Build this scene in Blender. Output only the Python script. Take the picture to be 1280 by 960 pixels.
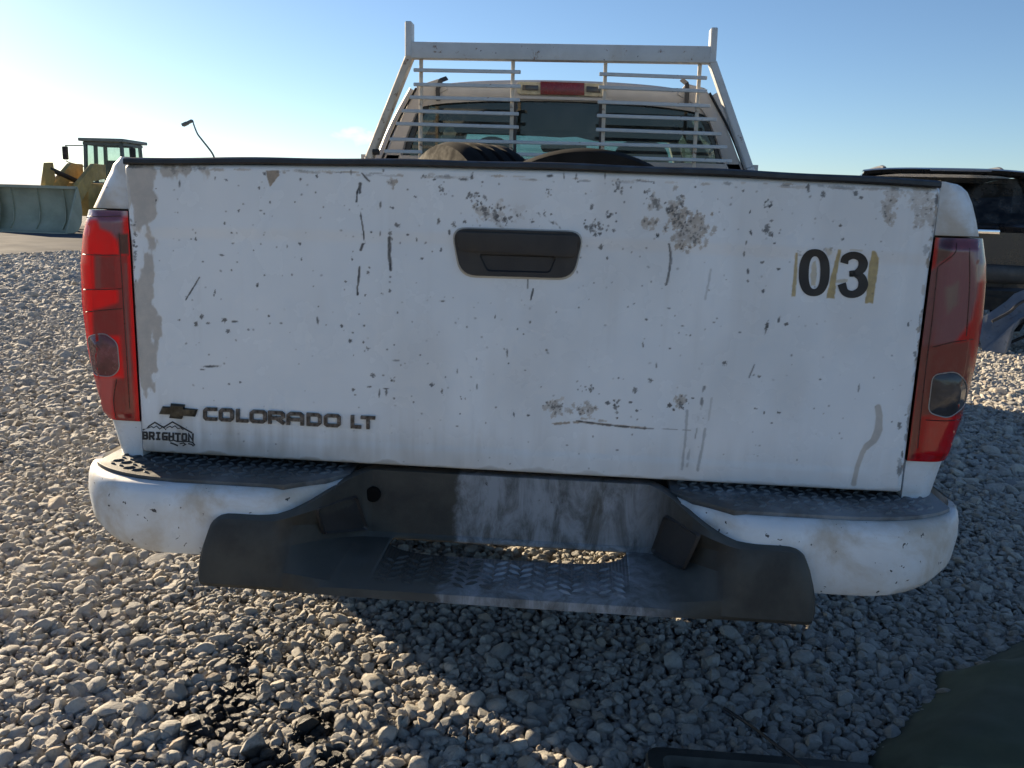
import bpy, bmesh, math, random
import numpy as np
from mathutils import Matrix, Vector

random.seed(7); rng = np.random.default_rng(11)
sc = bpy.context.scene
for _o in list(bpy.data.objects): bpy.data.objects.remove(_o)
C = sc.collection

# ------------------------------------------------------------------ camera
CAM = np.array([0.11634, -1.55254, 1.05684]); YAW, PITCH, ROLL, FPX = -0.074924, 0.200510, -0.031498, 1080.0
cf = np.array([math.sin(YAW)*math.cos(PITCH), math.cos(YAW)*math.cos(PITCH), -math.sin(PITCH)])
cr = np.array([math.cos(YAW), -math.sin(YAW), 0.0]); cd = np.cross(cf, cr)
cr, cd = math.cos(ROLL)*cr + math.sin(ROLL)*cd, -math.sin(ROLL)*cr + math.cos(ROLL)*cd
cam_data = bpy.data.cameras.new('camera'); cam = bpy.data.objects.new('camera', cam_data); C.objects.link(cam)
cam_data.sensor_width = 36.0; cam_data.lens = FPX/1280*36.0; cam_data.clip_start = 0.02; cam_data.clip_end = 20000
M = Matrix.Identity(4)
for i in range(3):
    M[i][0] = cr[i]; M[i][1] = -cd[i]; M[i][2] = -cf[i]; M[i][3] = CAM[i]
cam.matrix_world = M
sc.camera = cam

def ray(px, py): return cf + (px-640)/FPX*cr + (py-480)/FPX*cd
def PY(px, py, Y=0.0):            # measured point of the photograph at depth Y behind the tailgate plane
    v = ray(px, py); return CAM + v*(Y-CAM[1])/v[1]
def PZ(px, py, Z=0.0):            # measured point on the level Z
    v = ray(px, py); return CAM + v*(Z-CAM[2])/v[2]

# ------------------------------------------------------------------ light
SUN_AZ, SUN_EL = math.radians(-50.0), math.radians(17.0)
S = Vector((math.sin(SUN_AZ)*math.cos(SUN_EL), math.cos(SUN_AZ)*math.cos(SUN_EL), math.sin(SUN_EL)))
world = bpy.data.worlds.new('World'); sc.world = world; world.use_nodes = True
wn = world.node_tree; wn.nodes.clear()
sky = wn.nodes.new('ShaderNodeTexSky'); sky.sky_type = 'NISHITA'; sky.sun_disc = False
sky.sun_elevation = SUN_EL; sky.sun_rotation = SUN_AZ; sky.altitude = 1500; sky.air_density = 1.0
sky.dust_density = 0.75; sky.ozone_density = 3.2
bg = wn.nodes.new('ShaderNodeBackground'); bg.inputs['Strength'].default_value = 0.056
wo = wn.nodes.new('ShaderNodeOutputWorld')
# a small fair-weather cloud low above the horizon, left of the cab
geo = wn.nodes.new('ShaderNodeTexCoord')
def wmath(op, a, b=None):
    n = wn.nodes.new('ShaderNodeMath'); n.operation = op
    for i, q in enumerate((a, b)):
        if q is None: continue
        if isinstance(q, (int, float)): n.inputs[i].default_value = q
        else: wn.links.new(q, n.inputs[i])
    return n.outputs[0]
def cloud(px, py, wpx, hpx, seed, strength, soft=.9):
    d = ray(px, py); d = d/np.linalg.norm(d)
    rt = np.cross(d, [0, 0, 1.]); rt /= np.linalg.norm(rt); up = np.cross(rt, d)
    def dot(v):
        n = wn.nodes.new('ShaderNodeVectorMath'); n.operation = 'DOT_PRODUCT'
        wn.links.new(geo.outputs['Generated'], n.inputs[0]); n.inputs[1].default_value = v; return n.outputs['Value']
    u = wmath('DIVIDE', dot(tuple(rt)), wpx/FPX); v = wmath('DIVIDE', dot(tuple(up)), hpx/FPX)
    r2 = wmath('SQRT', wmath('ADD', wmath('MULTIPLY', u, u), wmath('MULTIPLY', v, v)))
    no = wn.nodes.new('ShaderNodeTexNoise'); no.inputs['Scale'].default_value = 55; no.inputs['Detail'].default_value = 7
    mp = wn.nodes.new('ShaderNodeMapping'); mp.inputs['Location'].default_value = (seed, seed*2, 0); mp.inputs['Scale'].default_value = (1, 1, 1.8)
    wn.links.new(geo.outputs['Generated'], mp.inputs['Vector']); wn.links.new(mp.outputs[0], no.inputs['Vector'])
    e = wmath('SUBTRACT', wmath('ADD', 1.0, wmath('MULTIPLY', wmath('SUBTRACT', no.outputs['Fac'], .5), 3.2)), r2)
    m = wn.nodes.new('ShaderNodeMapRange'); m.inputs['From Min'].default_value = 0; m.inputs['From Max'].default_value = soft
    m.inputs['To Max'].default_value = strength; wn.links.new(e, m.inputs['Value'])
    front = wmath('GREATER_THAN', dot(tuple(d)), .9)
    return wmath('MULTIPLY', m.outputs[0], front)
m1 = cloud(449, 170, 26, 10, 3.3, .75)
mix = wn.nodes.new('ShaderNodeMix'); mix.data_type = 'RGBA'
mix.inputs['B'].default_value = (7.6, 7.7, 8.0, 1)
wn.links.new(m1, mix.inputs['Factor']); wn.links.new(sky.outputs[0], mix.inputs['A'])
wn.links.new(mix.outputs['Result'], bg.inputs['Color']); wn.links.new(bg.outputs[0], wo.inputs['Surface'])

sun_d = bpy.data.lights.new('sun', 'SUN'); sun_d.energy = 5.0; sun_d.angle = math.radians(.53); sun_d.color = (1, .81, .56)
sun = bpy.data.objects.new('sun', sun_d); C.objects.link(sun); sun.rotation_euler = S.to_track_quat('Z', 'Y').to_euler(); sun.location = (-8, 8, 8)
sc.view_settings.view_transform = 'Standard'; sc.view_settings.look = 'None'
sc.view_settings.exposure = 1.4; sc.view_settings.gamma = 1.0
sc.cycles.use_denoising = True
sc.cycles.max_bounces = 8; sc.cycles.transparent_max_bounces = 16; sc.cycles.caustics_reflective = False; sc.cycles.caustics_refractive = False

# ------------------------------------------------------------------ helpers
WORG = {}
class MB:
    def __init__(s): s.v = []; s.f = []
    def add(s, V, F):
        b = len(s.v); s.v.extend([tuple(map(float, p)) for p in V]); s.f.extend([tuple(b+i for i in f) for f in F]); return s
    def box(s, c, d, R=None):
        P = np.array([[x, y, z] for x in (-.5, .5) for y in (-.5, .5) for z in (-.5, .5)])*np.array(d)
        if R is not None: P = P @ np.array(R).T
        return s.add(P+np.array(c), [(0, 1, 3, 2), (4, 6, 7, 5), (0, 4, 5, 1), (2, 3, 7, 6), (0, 2, 6, 4), (1, 5, 7, 3)])
    def hexa(s, P):   # 8 points: bottom loop 4, top loop 4
        return s.add(P, [(3, 2, 1, 0), (4, 5, 6, 7), (0, 1, 5, 4), (1, 2, 6, 5), (2, 3, 7, 6), (3, 0, 4, 7)])
    def bar(s, a, b, w, h, up=(0, 0, 1)):
        a = np.array(a, float); b = np.array(b, float); d = b-a; d /= np.linalg.norm(d)
        sx = np.cross(d, up); sx /= np.linalg.norm(sx); u = np.cross(sx, d)
        P = [p + i*sx*w/2 + j*u*h/2 for p in (a, b) for i, j in ((-1, -1), (1, -1), (1, 1), (-1, 1))]
        return s.hexa(P)
    def prism(s, pts, off):
        pts = np.array(pts, float); off = np.array(off, float); n = len(pts)
        return s.add(np.vstack([pts, pts+off]), [tuple(range(n-1, -1, -1)), tuple(range(n, 2*n))]+[(i, (i+1) % n, n+(i+1) % n, n+i) for i in range(n)])
    def tube(s, pts, r, n=10, cap=True):
        pts = np.array(pts, float); rr = np.broadcast_to(np.array(r, float), (len(pts),)); V = []; 
        t0 = pts[1]-pts[0]; a = np.cross(t0, [0.13, .27, .95]); a /= np.linalg.norm(a)
        for i in range(len(pts)):
            t = pts[min(i+1, len(pts)-1)]-pts[max(i-1, 0)]; t /= np.linalg.norm(t)
            a = a - t*(a@t); a /= np.linalg.norm(a); b = np.cross(t, a)
            for k in range(n):
                q = 2*math.pi*k/n; V.append(pts[i]+rr[i]*(math.cos(q)*a+math.sin(q)*b))
        F = [(i*n+k, i*n+(k+1) % n, (i+1)*n+(k+1) % n, (i+1)*n+k) for i in range(len(pts)-1) for k in range(n)]
        if cap: F += [tuple(range(n-1, -1, -1)), tuple(range((len(pts)-1)*n, len(pts)*n))]
        return s.add(V, F)
    def grid(s, P, flip=False, wrap=False):
        P = np.asarray(P, float); m, n = P.shape[:2]; i, j = np.meshgrid(np.arange(m-1), np.arange(n if wrap else n-1), indexing='ij')
        j2 = (j+1) % n
        F = np.stack([i*n+j, i*n+j2, (i+1)*n+j2, (i+1)*n+j], -1).reshape(-1, 4)
        if flip: F = F[:, ::-1]
        return s.add(P.reshape(-1, 3), F.tolist())
    def lathe(s, prof, n=32, R=None, c=(0, 0, 0)):   # prof (r, h): axis local X
        prof = np.array(prof, float); q = np.arange(n)*2*math.pi/n
        P = np.stack([np.broadcast_to(prof[:, 1:2], (len(prof), n)), prof[:, :1]*np.cos(q), prof[:, :1]*np.sin(q)], -1)
        if R is not None: P = P @ np.array(R).T
        return s.grid(P+np.array(c), wrap=True)
    def mirror(s): s.v = [(-x, y, z) for x, y, z in s.v]; s.f = [tuple(reversed(f)) for f in s.f]; return s

def tag(o, label=None, cat=None, group=None, kind=None):
    if label: o['label'] = label
    if cat: o['category'] = cat
    if group: o['group'] = group
    if kind: o['kind'] = kind
    return o
def thing(name, label, cat, loc, group=None):
    o = bpy.data.objects.new(name, None); C.objects.link(o); o.location = loc; o.empty_display_size = .2
    WORG[o] = Vector(loc); return tag(o, label, cat, group)
def obj(name, mb, mat, parent=None, smooth=35, bevel=0, seg=2, label=None, kind=None, origin=None, group=None, cat=None):
    V = np.array(mb.v)
    org = Vector(origin) if origin is not None else Vector(((V.max(0)+V.min(0))/2).tolist())
    me = bpy.data.meshes.new(name); me.from_pydata((V-np.array(org)).tolist(), [], mb.f)
    if bevel:
        bm = bmesh.new(); bm.from_mesh(me); bmesh.ops.recalc_face_normals(bm, faces=bm.faces)
        ed = [e for e in bm.edges if len(e.link_faces) == 2 and e.calc_face_angle(0) > .5]
        bmesh.ops.bevel(bm, geom=ed, offset=bevel, segments=seg, affect='EDGES', profile=.6, clamp_overlap=True)
        bm.to_mesh(me); bm.free()
    me.update()
    if smooth:
        me.polygons.foreach_set('use_smooth', [True]*len(me.polygons)); me.set_sharp_from_angle(angle=math.radians(smooth))
    me.materials.append(mat)
    o = bpy.data.objects.new(name, me); C.objects.link(o); WORG[o] = org
    if parent: o.parent = parent; o.location = org - WORG[parent]
    else: o.location = org
    return tag(o, label, cat, group, kind)

# value noise for wear painted on dense grids
def _h(i, j, s): n = np.sin(i*127.1+j*311.7+s*74.7)*43758.5453; return n-np.floor(n)
def vnoise(x, y, s=0):
    i, j = np.floor(x), np.floor(y); u, v = x-i, y-j; u = u*u*(3-2*u); v = v*v*(3-2*v)
    return (_h(i, j, s)*(1-u)+_h(i+1, j, s)*u)*(1-v)+(_h(i, j+1, s)*(1-u)+_h(i+1, j+1, s)*u)*v
def fbm(x, y, s=0, o=4):
    t = 0; a = .5
    for k in range(o): t = t+a*vnoise(x*2**k, y*2**k, s+k*7); a *= .5
    return t/(1-.5**o)
def sstep(a, b, x): t = np.clip((x-a)/(b-a), 0, 1); return t*t*(3-2*t)

def ribbon(pl, w, closed=False):
    """quads of a stroke of width w along a 2D polyline (mitred)"""
    p = np.array(pl, float); n = len(p); L = []
    for i in range(n):
        if closed: a, b = p[i]-p[i-1], p[(i+1) % n]-p[i]
        else: a, b = p[i]-p[max(i-1, 0)], p[min(i+1, n-1)]-p[i]
        if not closed and i == 0: a = b
        if not closed and i == n-1: b = a
        a = a/np.linalg.norm(a); b = b/np.linalg.norm(b)
        na, nb = np.array([-a[1], a[0]]), np.array([-b[1], b[0]]); m = na+nb; m /= max(np.linalg.norm(m), 1e-6)
        k = min(1/max(m@na, .35), 2.2); L.append((p[i]+m*w/2*k, p[i]-m*w/2*k))
    m = n if closed else n-1
    return [[L[i][0], L[(i+1) % n][0], L[(i+1) % n][1], L[i][1]] for i in range(m)]

# ------------------------------------------------------------------ materials
class NT:
    def __init__(s, name):
        s.m = bpy.data.materials.new(name); s.m.use_nodes = True; s.t = s.m.node_tree
        s.b = s.t.nodes['Principled BSDF']; s.out = s.t.nodes['Material Output']
    def n(s, typ, **k):
        nd = s.t.nodes.new(typ)
        for a, v in k.items():
            if hasattr(nd, a): setattr(nd, a, v)
        return nd
    def set(s, sock, v):
        if hasattr(v, 'is_output') or isinstance(v, bpy.types.NodeSocket): s.t.links.new(v, sock)
        elif isinstance(v, tuple) and len(v) == 3 and sock.type == 'RGBA': sock.default_value = (*v, 1)
        else: sock.default_value = v
    def math(s, op, a, b=0.0, clamp=False):
        nd = s.n('ShaderNodeMath', operation=op); nd.use_clamp = clamp; s.set(nd.inputs[0], a); s.set(nd.inputs[1], b); return nd.outputs[0]
    def mix(s, f, a, b, mode='MIX'):
        nd = s.n('ShaderNodeMix', data_type='RGBA', blend_type=mode); s.set(nd.inputs['Factor'], f); s.set(nd.inputs['A'], a); s.set(nd.inputs['B'], b); return nd.outputs['Result']
    def ramp(s, v, lo, hi, a=0.0, b=1.0):
        nd = s.n('ShaderNodeMapRange'); nd.interpolation_type = 'SMOOTHSTEP'
        for k, q in (('Value', v), ('From Min', lo), ('From Max', hi), ('To Min', a), ('To Max', b)): s.set(nd.inputs[k], q)
        return nd.outputs[0]
    def coord(s, kind='Object'):
        return s.n('ShaderNodeTexCoord').outputs[kind]
    def pos(s): return s.n('ShaderNodeNewGeometry').outputs['Position']
    def map(s, v, scale=(1, 1, 1), loc=(0, 0, 0)):
        nd = s.n('ShaderNodeMapping'); s.set(nd.inputs['Vector'], v); nd.inputs['Scale'].default_value = scale; nd.inputs['Location'].default_value = loc; return nd.outputs[0]
    def noise(s, v, scale, detail=4, rough=.55, dist=0):
        nd = s.n('ShaderNodeTexNoise'); s.set(nd.inputs['Vector'], v); nd.inputs['Scale'].default_value = scale
        nd.inputs['Detail'].default_value = detail; nd.inputs['Roughness'].default_value = rough; nd.inputs['Distortion'].default_value = dist; return nd.outputs['Fac']
    def bump(s, h, st=.3, d=.002, nrm=None):
        nd = s.n('ShaderNodeBump'); s.set(nd.inputs['Height'], h); nd.inputs['Strength'].default_value = st; nd.inputs['Distance'].default_value = d
        if nrm is not None: s.set(nd.inputs['Normal'], nrm)
        s.set(s.b.inputs['Normal'], nd.outputs[0]); return nd.outputs[0]
    def fin(s, col, rough, metal=0.0, spec=.5):
        s.set(s.b.inputs['Base Color'], col); s.set(s.b.inputs['Roughness'], rough); s.set(s.b.inputs['Metallic'], metal); s.set(s.b.inputs['Specular IOR Level'], spec); return s.m

def worn(name, col, rough=.5, metal=0.0, var=.18, scale=9, chips=0.0, chipcol=(.05, .05, .055), dust=0.0, dustcol=(.3, .27, .22), bump=.15, bscale=180, spec=.5, rust=0.0):
    t = NT(name); p = t.coord(); n1 = t.noise(p, scale, 6, .6)
    base = t.mix(t.ramp(n1, .3, .7), tuple(c*(1-var) for c in col), tuple(min(1, c*(1+var)) for c in col))
    r = t.ramp(t.noise(p, scale*2.3, 4), .3, .7, max(rough-.1, .03), min(rough+.12, 1))
    if dust:
        d = t.ramp(t.noise(p, scale*.8, 8, .65, .4), .62-.35*dust, .85-.25*dust, 0, min(1, dust*1.1))
        base = t.mix(d, base, dustcol); r = t.mix(d, r, (.9, .9, .9))
    if rust:
        q = t.ramp(t.noise(t.map(p, loc=(3, 1, 2)), 30, 8, .7, .6), .68-.14*rust, .74-.1*rust)
        base = t.mix(q, base, (.16, .075, .035))
    if chips:
        q = t.ramp(t.noise(p, 75, 3, .5, .3), .80-.16*chips, .815-.16*chips)
        q2 = t.ramp(t.noise(t.map(p, loc=(7, 3, 5)), 26, 7, .72), .79-.12*chips, .80-.12*chips)
        base = t.mix(t.math('MAXIMUM', q, q2), base, chipcol)
    if bump: t.bump(t.noise(p, bscale, 3), bump, .001)
    return t.fin(base, r, metal, spec)

WHITE = (.67, .705, .74)
mat_white = worn('white_paint', WHITE, .34, var=.05, chips=.64, dust=.7, dustcol=(.42, .35, .26), bump=.04, bscale=60)
mat_white2 = worn('white_rack_paint', (.50, .52, .53), .45, var=.1, chips=.45, dust=.3, dustcol=(.4, .33, .24), rust=.55, bump=.1)
mat_cabwhite = worn('dusty_white_paint', (.47, .44, .41), .5, var=.08, chips=.1, dust=.3, dustcol=(.42, .34, .27), bump=.05)
mat_black = worn('black_plastic', (.028, .028, .03), .5, var=.2, bump=.25, bscale=420)
mat_cap = worn('cap_plastic', (.016, .017, .020), .45, var=.25, scale=14, dust=.15, dustcol=(.08, .08, .08), bump=.2, bscale=300)
mat_handle = worn('handle_plastic', (.022, .021, .022), .55, var=.12, bump=.25, bscale=500)
mat_bump = worn('bumper_plastic', (.05, .05, .046), .62, var=.25, scale=7, dust=.35, dustcol=(.13, .125, .11), bump=.3, bscale=350, chips=.1, chipcol=(.35, .34, .32))
mat_rubber = worn('rubber', (.013, .013, .014), .85, var=.2, dust=.05, dustcol=(.06, .058, .055), bump=.3, bscale=200)
mat_dark = worn('dark_underbody', (.03, .028, .025), .85, var=.3, dust=.4, dustcol=(.09, .075, .06), bump=.2)
mat_rim = worn('wheel_steel', (.35, .35, .36), .45, .6, var=.15, dust=.4)
mat_interior = worn('cabin_cloth', (.035, .034, .036), .9, var=.2, bump=.3, bscale=400)
mat_liner = worn('headliner', (.10, .105, .10), .9, var=.1, bump=.2)
mat_chrome = worn('chrome', (.72, .72, .74), .12, 1.0, var=.05, bump=0)
mat_letter = worn('weathered_badge_metal', (.075, .077, .085), .3, .6, var=.7, scale=120, dust=.15, dustcol=(.22, .21, .2), bump=.2)
mat_gold = worn('tarnished_gold', (.055, .049, .038), .4, .6, var=.5, scale=90, dust=.4, dustcol=(.22, .18, .12), bump=.2)
mat_decal = worn('black_vinyl', (.012, .012, .014), .5, var=.2, bump=0)
mat_print = worn('sticker_print', (.02, .022, .025), .6, var=.4, scale=150, bump=0)
mat_tape = worn('old_adhesive', (.40, .30, .13), .8, var=.25, scale=70, chips=0, bump=.4, bscale=500)

def glass(name, tint, tr=.85, rough=.02):
    t = NT(name); nt = t.t; nt.nodes.remove(t.b)
    tb = t.n('ShaderNodeBsdfTransparent'); gb = t.n('ShaderNodeBsdfGlossy'); db = t.n('ShaderNodeBsdfDiffuse'); fr = t.n('ShaderNodeFresnel'); fr.inputs['IOR'].default_value = 1.5
    p = t.coord(); nz = t.ramp(t.noise(p, 6, 7, .65), .35, .75, .0, .16)
    t.set(tb.inputs['Color'], tint); gb.inputs['Roughness'].default_value = rough; t.set(db.inputs['Color'], (.35, .35, .33))
    m0 = t.n('ShaderNodeMixShader'); t.set(m0.inputs[0], nz); nt.links.new(tb.outputs[0], m0.inputs[1]); nt.links.new(db.outputs[0], m0.inputs[2])
    m1 = t.n('ShaderNodeMixShader'); t.set(m1.inputs[0], fr.outputs[0]); nt.links.new(m0.outputs[0], m1.inputs[1]); nt.links.new(gb.outputs[0], m1.inputs[2])
    nt.links.new(m1.outputs[0], t.out.inputs['Surface']); return t.m
mat_glass_rear = glass('rear_glass', (.50, .56, .54))
mat_glass_mid = glass('slider_glass', (.46, .52, .52))
mat_glass_ws = glass('windshield_glass', (.55, .80, .78))
mat_glass_dark = glass('privacy_glass', (.06, .065, .07))
mat_glass_cab = glass('loader_cab_glass', (.66, .76, .72))

def attr_paint(name, kind):
    """paint whose wear comes from the mesh attribute 'wear': R bare chips, G filler / abrasion, B dirt, A old glue"""
    t = NT(name); a = t.n('ShaderNodeAttribute', attribute_name='wear', attribute_type='GEOMETRY')
    sp = t.n('ShaderNodeSeparateColor'); t.set(sp.inputs[0], a.outputs['Color']); p = t.coord()
    base = t.mix(t.ramp(t.noise(p, 5, 5), .3, .7), (.68, .735, .79), (.74, .785, .83))
    fil = t.mix(t.ramp(t.noise(p, 40, 6, .65), .3, .7), (.40, .325, .245), (.26, .21, .16))
    base = t.mix(sp.outputs[1], base, fil)
    base = t.mix(sp.outputs[2], base, (.20, .165, .115))
    base = t.mix(a.outputs['Alpha'], base, t.mix(t.ramp(t.noise(p, 90, 4), .3, .7), (.46, .35, .15), (.34, .26, .12)))
    base = t.mix(sp.outputs[0], base, t.mix(t.ramp(t.noise(p, 60, 3), .35, .65), (.045, .052, .065), (.15, .15, .15)))
    w = t.math('MAXIMUM', t.math('MAXIMUM', sp.outputs[0], sp.outputs[1]), t.math('MAXIMUM', sp.outputs[2], a.outputs['Alpha']))
    r = t.math('ADD', t.ramp(t.noise(p, 12, 4), .3, .7, .17, .30), t.math('MULTIPLY', w, .4), True)
    h = t.math('SUBTRACT', t.math('MULTIPLY', t.noise(p, 2.2, 3), 6.0), sp.outputs[0])
    t.bump(h, .12, .0012)
    return t.fin(base, r, 0.0, .5)
mat_tailgate = attr_paint('tailgate_paint', 0)

def lens_mat():
    t = NT('lamp_lens'); a = t.n('ShaderNodeAttribute', attribute_name='zone', attribute_type='GEOMETRY'); p = t.coord()
    col = t.mix(t.ramp(t.noise(p, 70, 5), .45, .8, 0, .14), a.outputs['Color'], (.22, .13, .12))
    fl = t.n('ShaderNodeTexWave', wave_type='BANDS', bands_direction='X'); t.set(fl.inputs['Vector'], p); fl.inputs['Scale'].default_value = 55
    t.bump(t.math('ADD', t.math('MULTIPLY', fl.outputs['Fac'], .35), t.noise(p, 25, 3)), .12, .002)
    t.fin(col, .16, 0.0, .5)
    t.set(t.b.inputs['Coat Weight'], .5)
    t.set(t.b.inputs['Coat Roughness'], .1)
    tr = t.n('ShaderNodeBsdfTranslucent'); t.set(tr.inputs['Color'], t.mix(1.0, a.outputs['Color'], (1.0, .62, .6), 'MULTIPLY'))
    m = t.n('ShaderNodeMixShader'); t.set(m.inputs[0], t.math('MULTIPLY', a.outputs['Alpha'], .6)); t.t.links.new(t.b.outputs[0], m.inputs[1]); t.t.links.new(tr.outputs[0], m.inputs[2])
    t.t.links.new(m.outputs[0], t.out.inputs['Surface']); return t.m
mat_lens = lens_mat()
mat_clear = worn('clear_lamp_plastic', (.045, .045, .05), .08, var=.3, scale=40, bump=.4, bscale=90)
mat_ring = worn('lamp_ring', (.36, .33, .32), .3, .3, var=.1, bump=0)
mat_redlens = worn('red_lens', (.15, .008, .012), .2, var=.2, scale=60, bump=.4, bscale=120)
mat_amber = worn('cargo_lamp_plastic', (.42, .38, .27), .25, var=.25, scale=50, bump=.4, bscale=120)

# ------------------------------------------------------------------ ground and gravel
ADDED_HEAP = (-6.5, 4.6, .25, 1.2)  # unseen mound, added to cast shade, flattened to a low swell
def gz(x, y):
    x = np.asarray(x, float); y = np.asarray(y, float)
    z = .018*(fbm(x*1.1+40, y*1.1+17, 3, 3)-.5) + .012*(fbm(x*3+9, y*3+4, 5, 2)-.5)
    fade = np.exp(-((x/9)**2+((y-2)/9)**2))
    z = z*fade
    d2 = ((x-ADDED_HEAP[0])/1.0)**2+((y-ADDED_HEAP[1])/1.1)**2
    return z + ADDED_HEAP[2]*np.exp(-(d2/ADDED_HEAP[3]**2)**1.5)*(.9+.2*fbm(x*2, y*2, 6, 2))

def ground_mat():
    t = NT('gravel_ground'); p = t.pos()
    vo = t.n('ShaderNodeTexVoronoi'); t.set(vo.inputs['Vector'], p); vo.inputs['Scale'].default_value = 22
    v2 = t.n('ShaderNodeTexVoronoi', feature='DISTANCE_TO_EDGE'); t.set(v2.inputs['Vector'], p); v2.inputs['Scale'].default_value = 22
    sp = t.n('ShaderNodeSeparateColor'); t.set(sp.inputs[0], vo.outputs['Color'])
    col = t.mix(sp.outputs[0], (.25, .245, .235), (.38, .365, .34))
    col = t.mix(t.ramp(sp.outputs[1], .8, .9, 0, .3), col, (.24, .19, .14))
    col = t.mix(t.ramp(v2.outputs['Distance'], 0, .12, .55, 0), col, (.10, .09, .08))
    col = t.mix(t.ramp(t.noise(p, .35, 5), .35, .7, 0, .3), col, (.30, .29, .27))
    t.bump(t.ramp(v2.outputs['Distance'], 0, .4), .9, .02)
    return t.fin(col, .9, 0.0, .3)
def axis(fine0, fine1, step, far):
    a = np.arange(fine0, fine1+1e-6, step); k = [step]
    while sum(k) < far: k.append(k[-1]*1.28)
    e = np.cumsum(k); return np.concatenate([fine0-e[::-1], a, fine1+e])
gx = axis(-6, 6, .12, 6000); gy = axis(-4, 9, .12, 6000)
GX, GY = np.meshgrid(gx, gy); GZ = gz(GX, GY)-.012
g = MB(); g.grid(np.stack([GX, GY, GZ], -1))
ground = obj('ground', g, ground_mat(), kind='structure', origin=(0, 0, 0))

def stone_mat():
    t = NT('crushed_stone'); oi = t.n('ShaderNodeObjectInfo'); p = t.coord(); r = oi.outputs['Random']
    wn_ = t.n('ShaderNodeTexWhiteNoise', noise_dimensions='1D'); t.set(wn_.inputs['W'], t.math('MULTIPLY', r, 913.7))
    sp = t.n('ShaderNodeSeparateColor'); t.set(sp.inputs[0], wn_.outputs['Color'])
    col = t.mix(sp.outputs[0], (.43, .418, .388), (.63, .593, .525))
    col = t.mix(t.ramp(sp.outputs[1], .88, .92, 0, .5), col, (.47, .36, .25))
    col = t.mix(t.ramp(sp.outputs[2], .80, .9, 0, .6), col, (.25, .26, .27))
    pp = t.map(p, loc=(0, 0, 0)); 
    off = t.n('ShaderNodeVectorMath', operation='ADD'); t.set(off.inputs[0], p); t.set(off.inputs[1], wn_.outputs['Color'])
    n1 = t.noise(off.outputs[0], 3.2, 6, .62); n2 = t.noise(off.outputs[0], 14, 5, .7)
    col = t.mix(t.ramp(n1, .35, .7, 0, .45), col, t.mix(1.0, col, (.62, .58, .52), 'MULTIPLY'))
    col = t.mix(t.ramp(n2, .55, .75, 0, .5), col, (.46, .44, .40))
    # oil soaked into the gravel under the left rear corner
    q = t.pos(); pn = t.noise(q, 9, 5, .65, .3); m = None
    for (x, y, rx, ry) in OIL:
        d = t.n('ShaderNodeVectorMath', operation='SUBTRACT'); t.set(d.inputs[0], q); d.inputs[1].default_value = (x, y, 0)
        s2 = t.n('ShaderNodeVectorMath', operation='MULTIPLY'); t.set(s2.inputs[0], d.outputs[0]); s2.inputs[1].default_value = (1/rx, 1/ry, 0)
        ln = t.n('ShaderNodeVectorMath', operation='LENGTH'); t.set(ln.inputs[0], s2.outputs[0])
        v = t.ramp(t.math('ADD', ln.outputs['Value'], t.math('MULTIPLY', t.math('SUBTRACT', pn, .5), 2.2)), 1.05, .75)
        m = v if m is None else t.math('MAXIMUM', m, v)
    col = t.mix(t.math('MULTIPLY', m, .95), col, (.022, .020, .018))
    rough = t.mix(m, t.ramp(n2, .3, .7, .72, .95), (.42, .42, .42))
    t.bump(t.math('ADD', t.math('MULTIPLY', n1, .6), t.math('MULTIPLY', n2, .4)), .55, .09)
    return t.fin(col, rough, 0.0, .4)
def gp(px, py): return PZ(px, py, .03)
OIL = []
for (px, py, w, h) in ((275, 885, 60, 60), (305, 815, 30, 22), (330, 945, 75, 45), (390, 900, 50, 45), (225, 875, 22, 22), (300, 860, 35, 40), (245, 830, 16, 14), (415, 945, 40, 40)):
    c = gp(px, py); a = gp(px+w/2, py); b = gp(px, py-h/2); OIL.append((c[0], c[1], 1.25*np.linalg.norm(a-c), 1.25*np.linalg.norm(b-c)))
mat_stone = stone_mat()

def stone_mesh(k, sub):
    r = np.random.default_rng(100+k); bm = bmesh.new(); bmesh.ops.create_icosphere(bm, subdivisions=sub, radius=1.0)
    V = np.array([v.co for v in bm.verts]); 
    for _ in range(r.integers(9, 15)):
        n = r.normal(size=3); n /= np.linalg.norm(n); d = r.uniform(.46, .80); h = V@n-d
        V = V-np.outer(np.where(h > 0, h*.985, 0), n)
    V = V*np.array([1.0, r.uniform(.66, .9), r.uniform(.46, .72)])
    V *= (1+.10*(fbm(V[:, 0]*1.7+V[:, 2]+k*3, V[:, 1]*1.7-V[:, 2]*.7, k, 3)-.5))[:, None]
    V *= 1/np.abs(V).max()
    for v, c in zip(bm.verts, V): v.co = c
    me = bpy.data.meshes.new('stone'); bm.to_mesh(me); bm.free()
    me.polygons.foreach_set('use_smooth', [True]*len(me.polygons)); me.set_sharp_from_angle(angle=math.radians(30)); me.materials.append(mat_stone); return me
NST = 14
stone_hi = [stone_mesh(k, 3) for k in range(NST)]
stone_lo = [stone_mesh(k, 2) for k in range(NST)]

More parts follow.
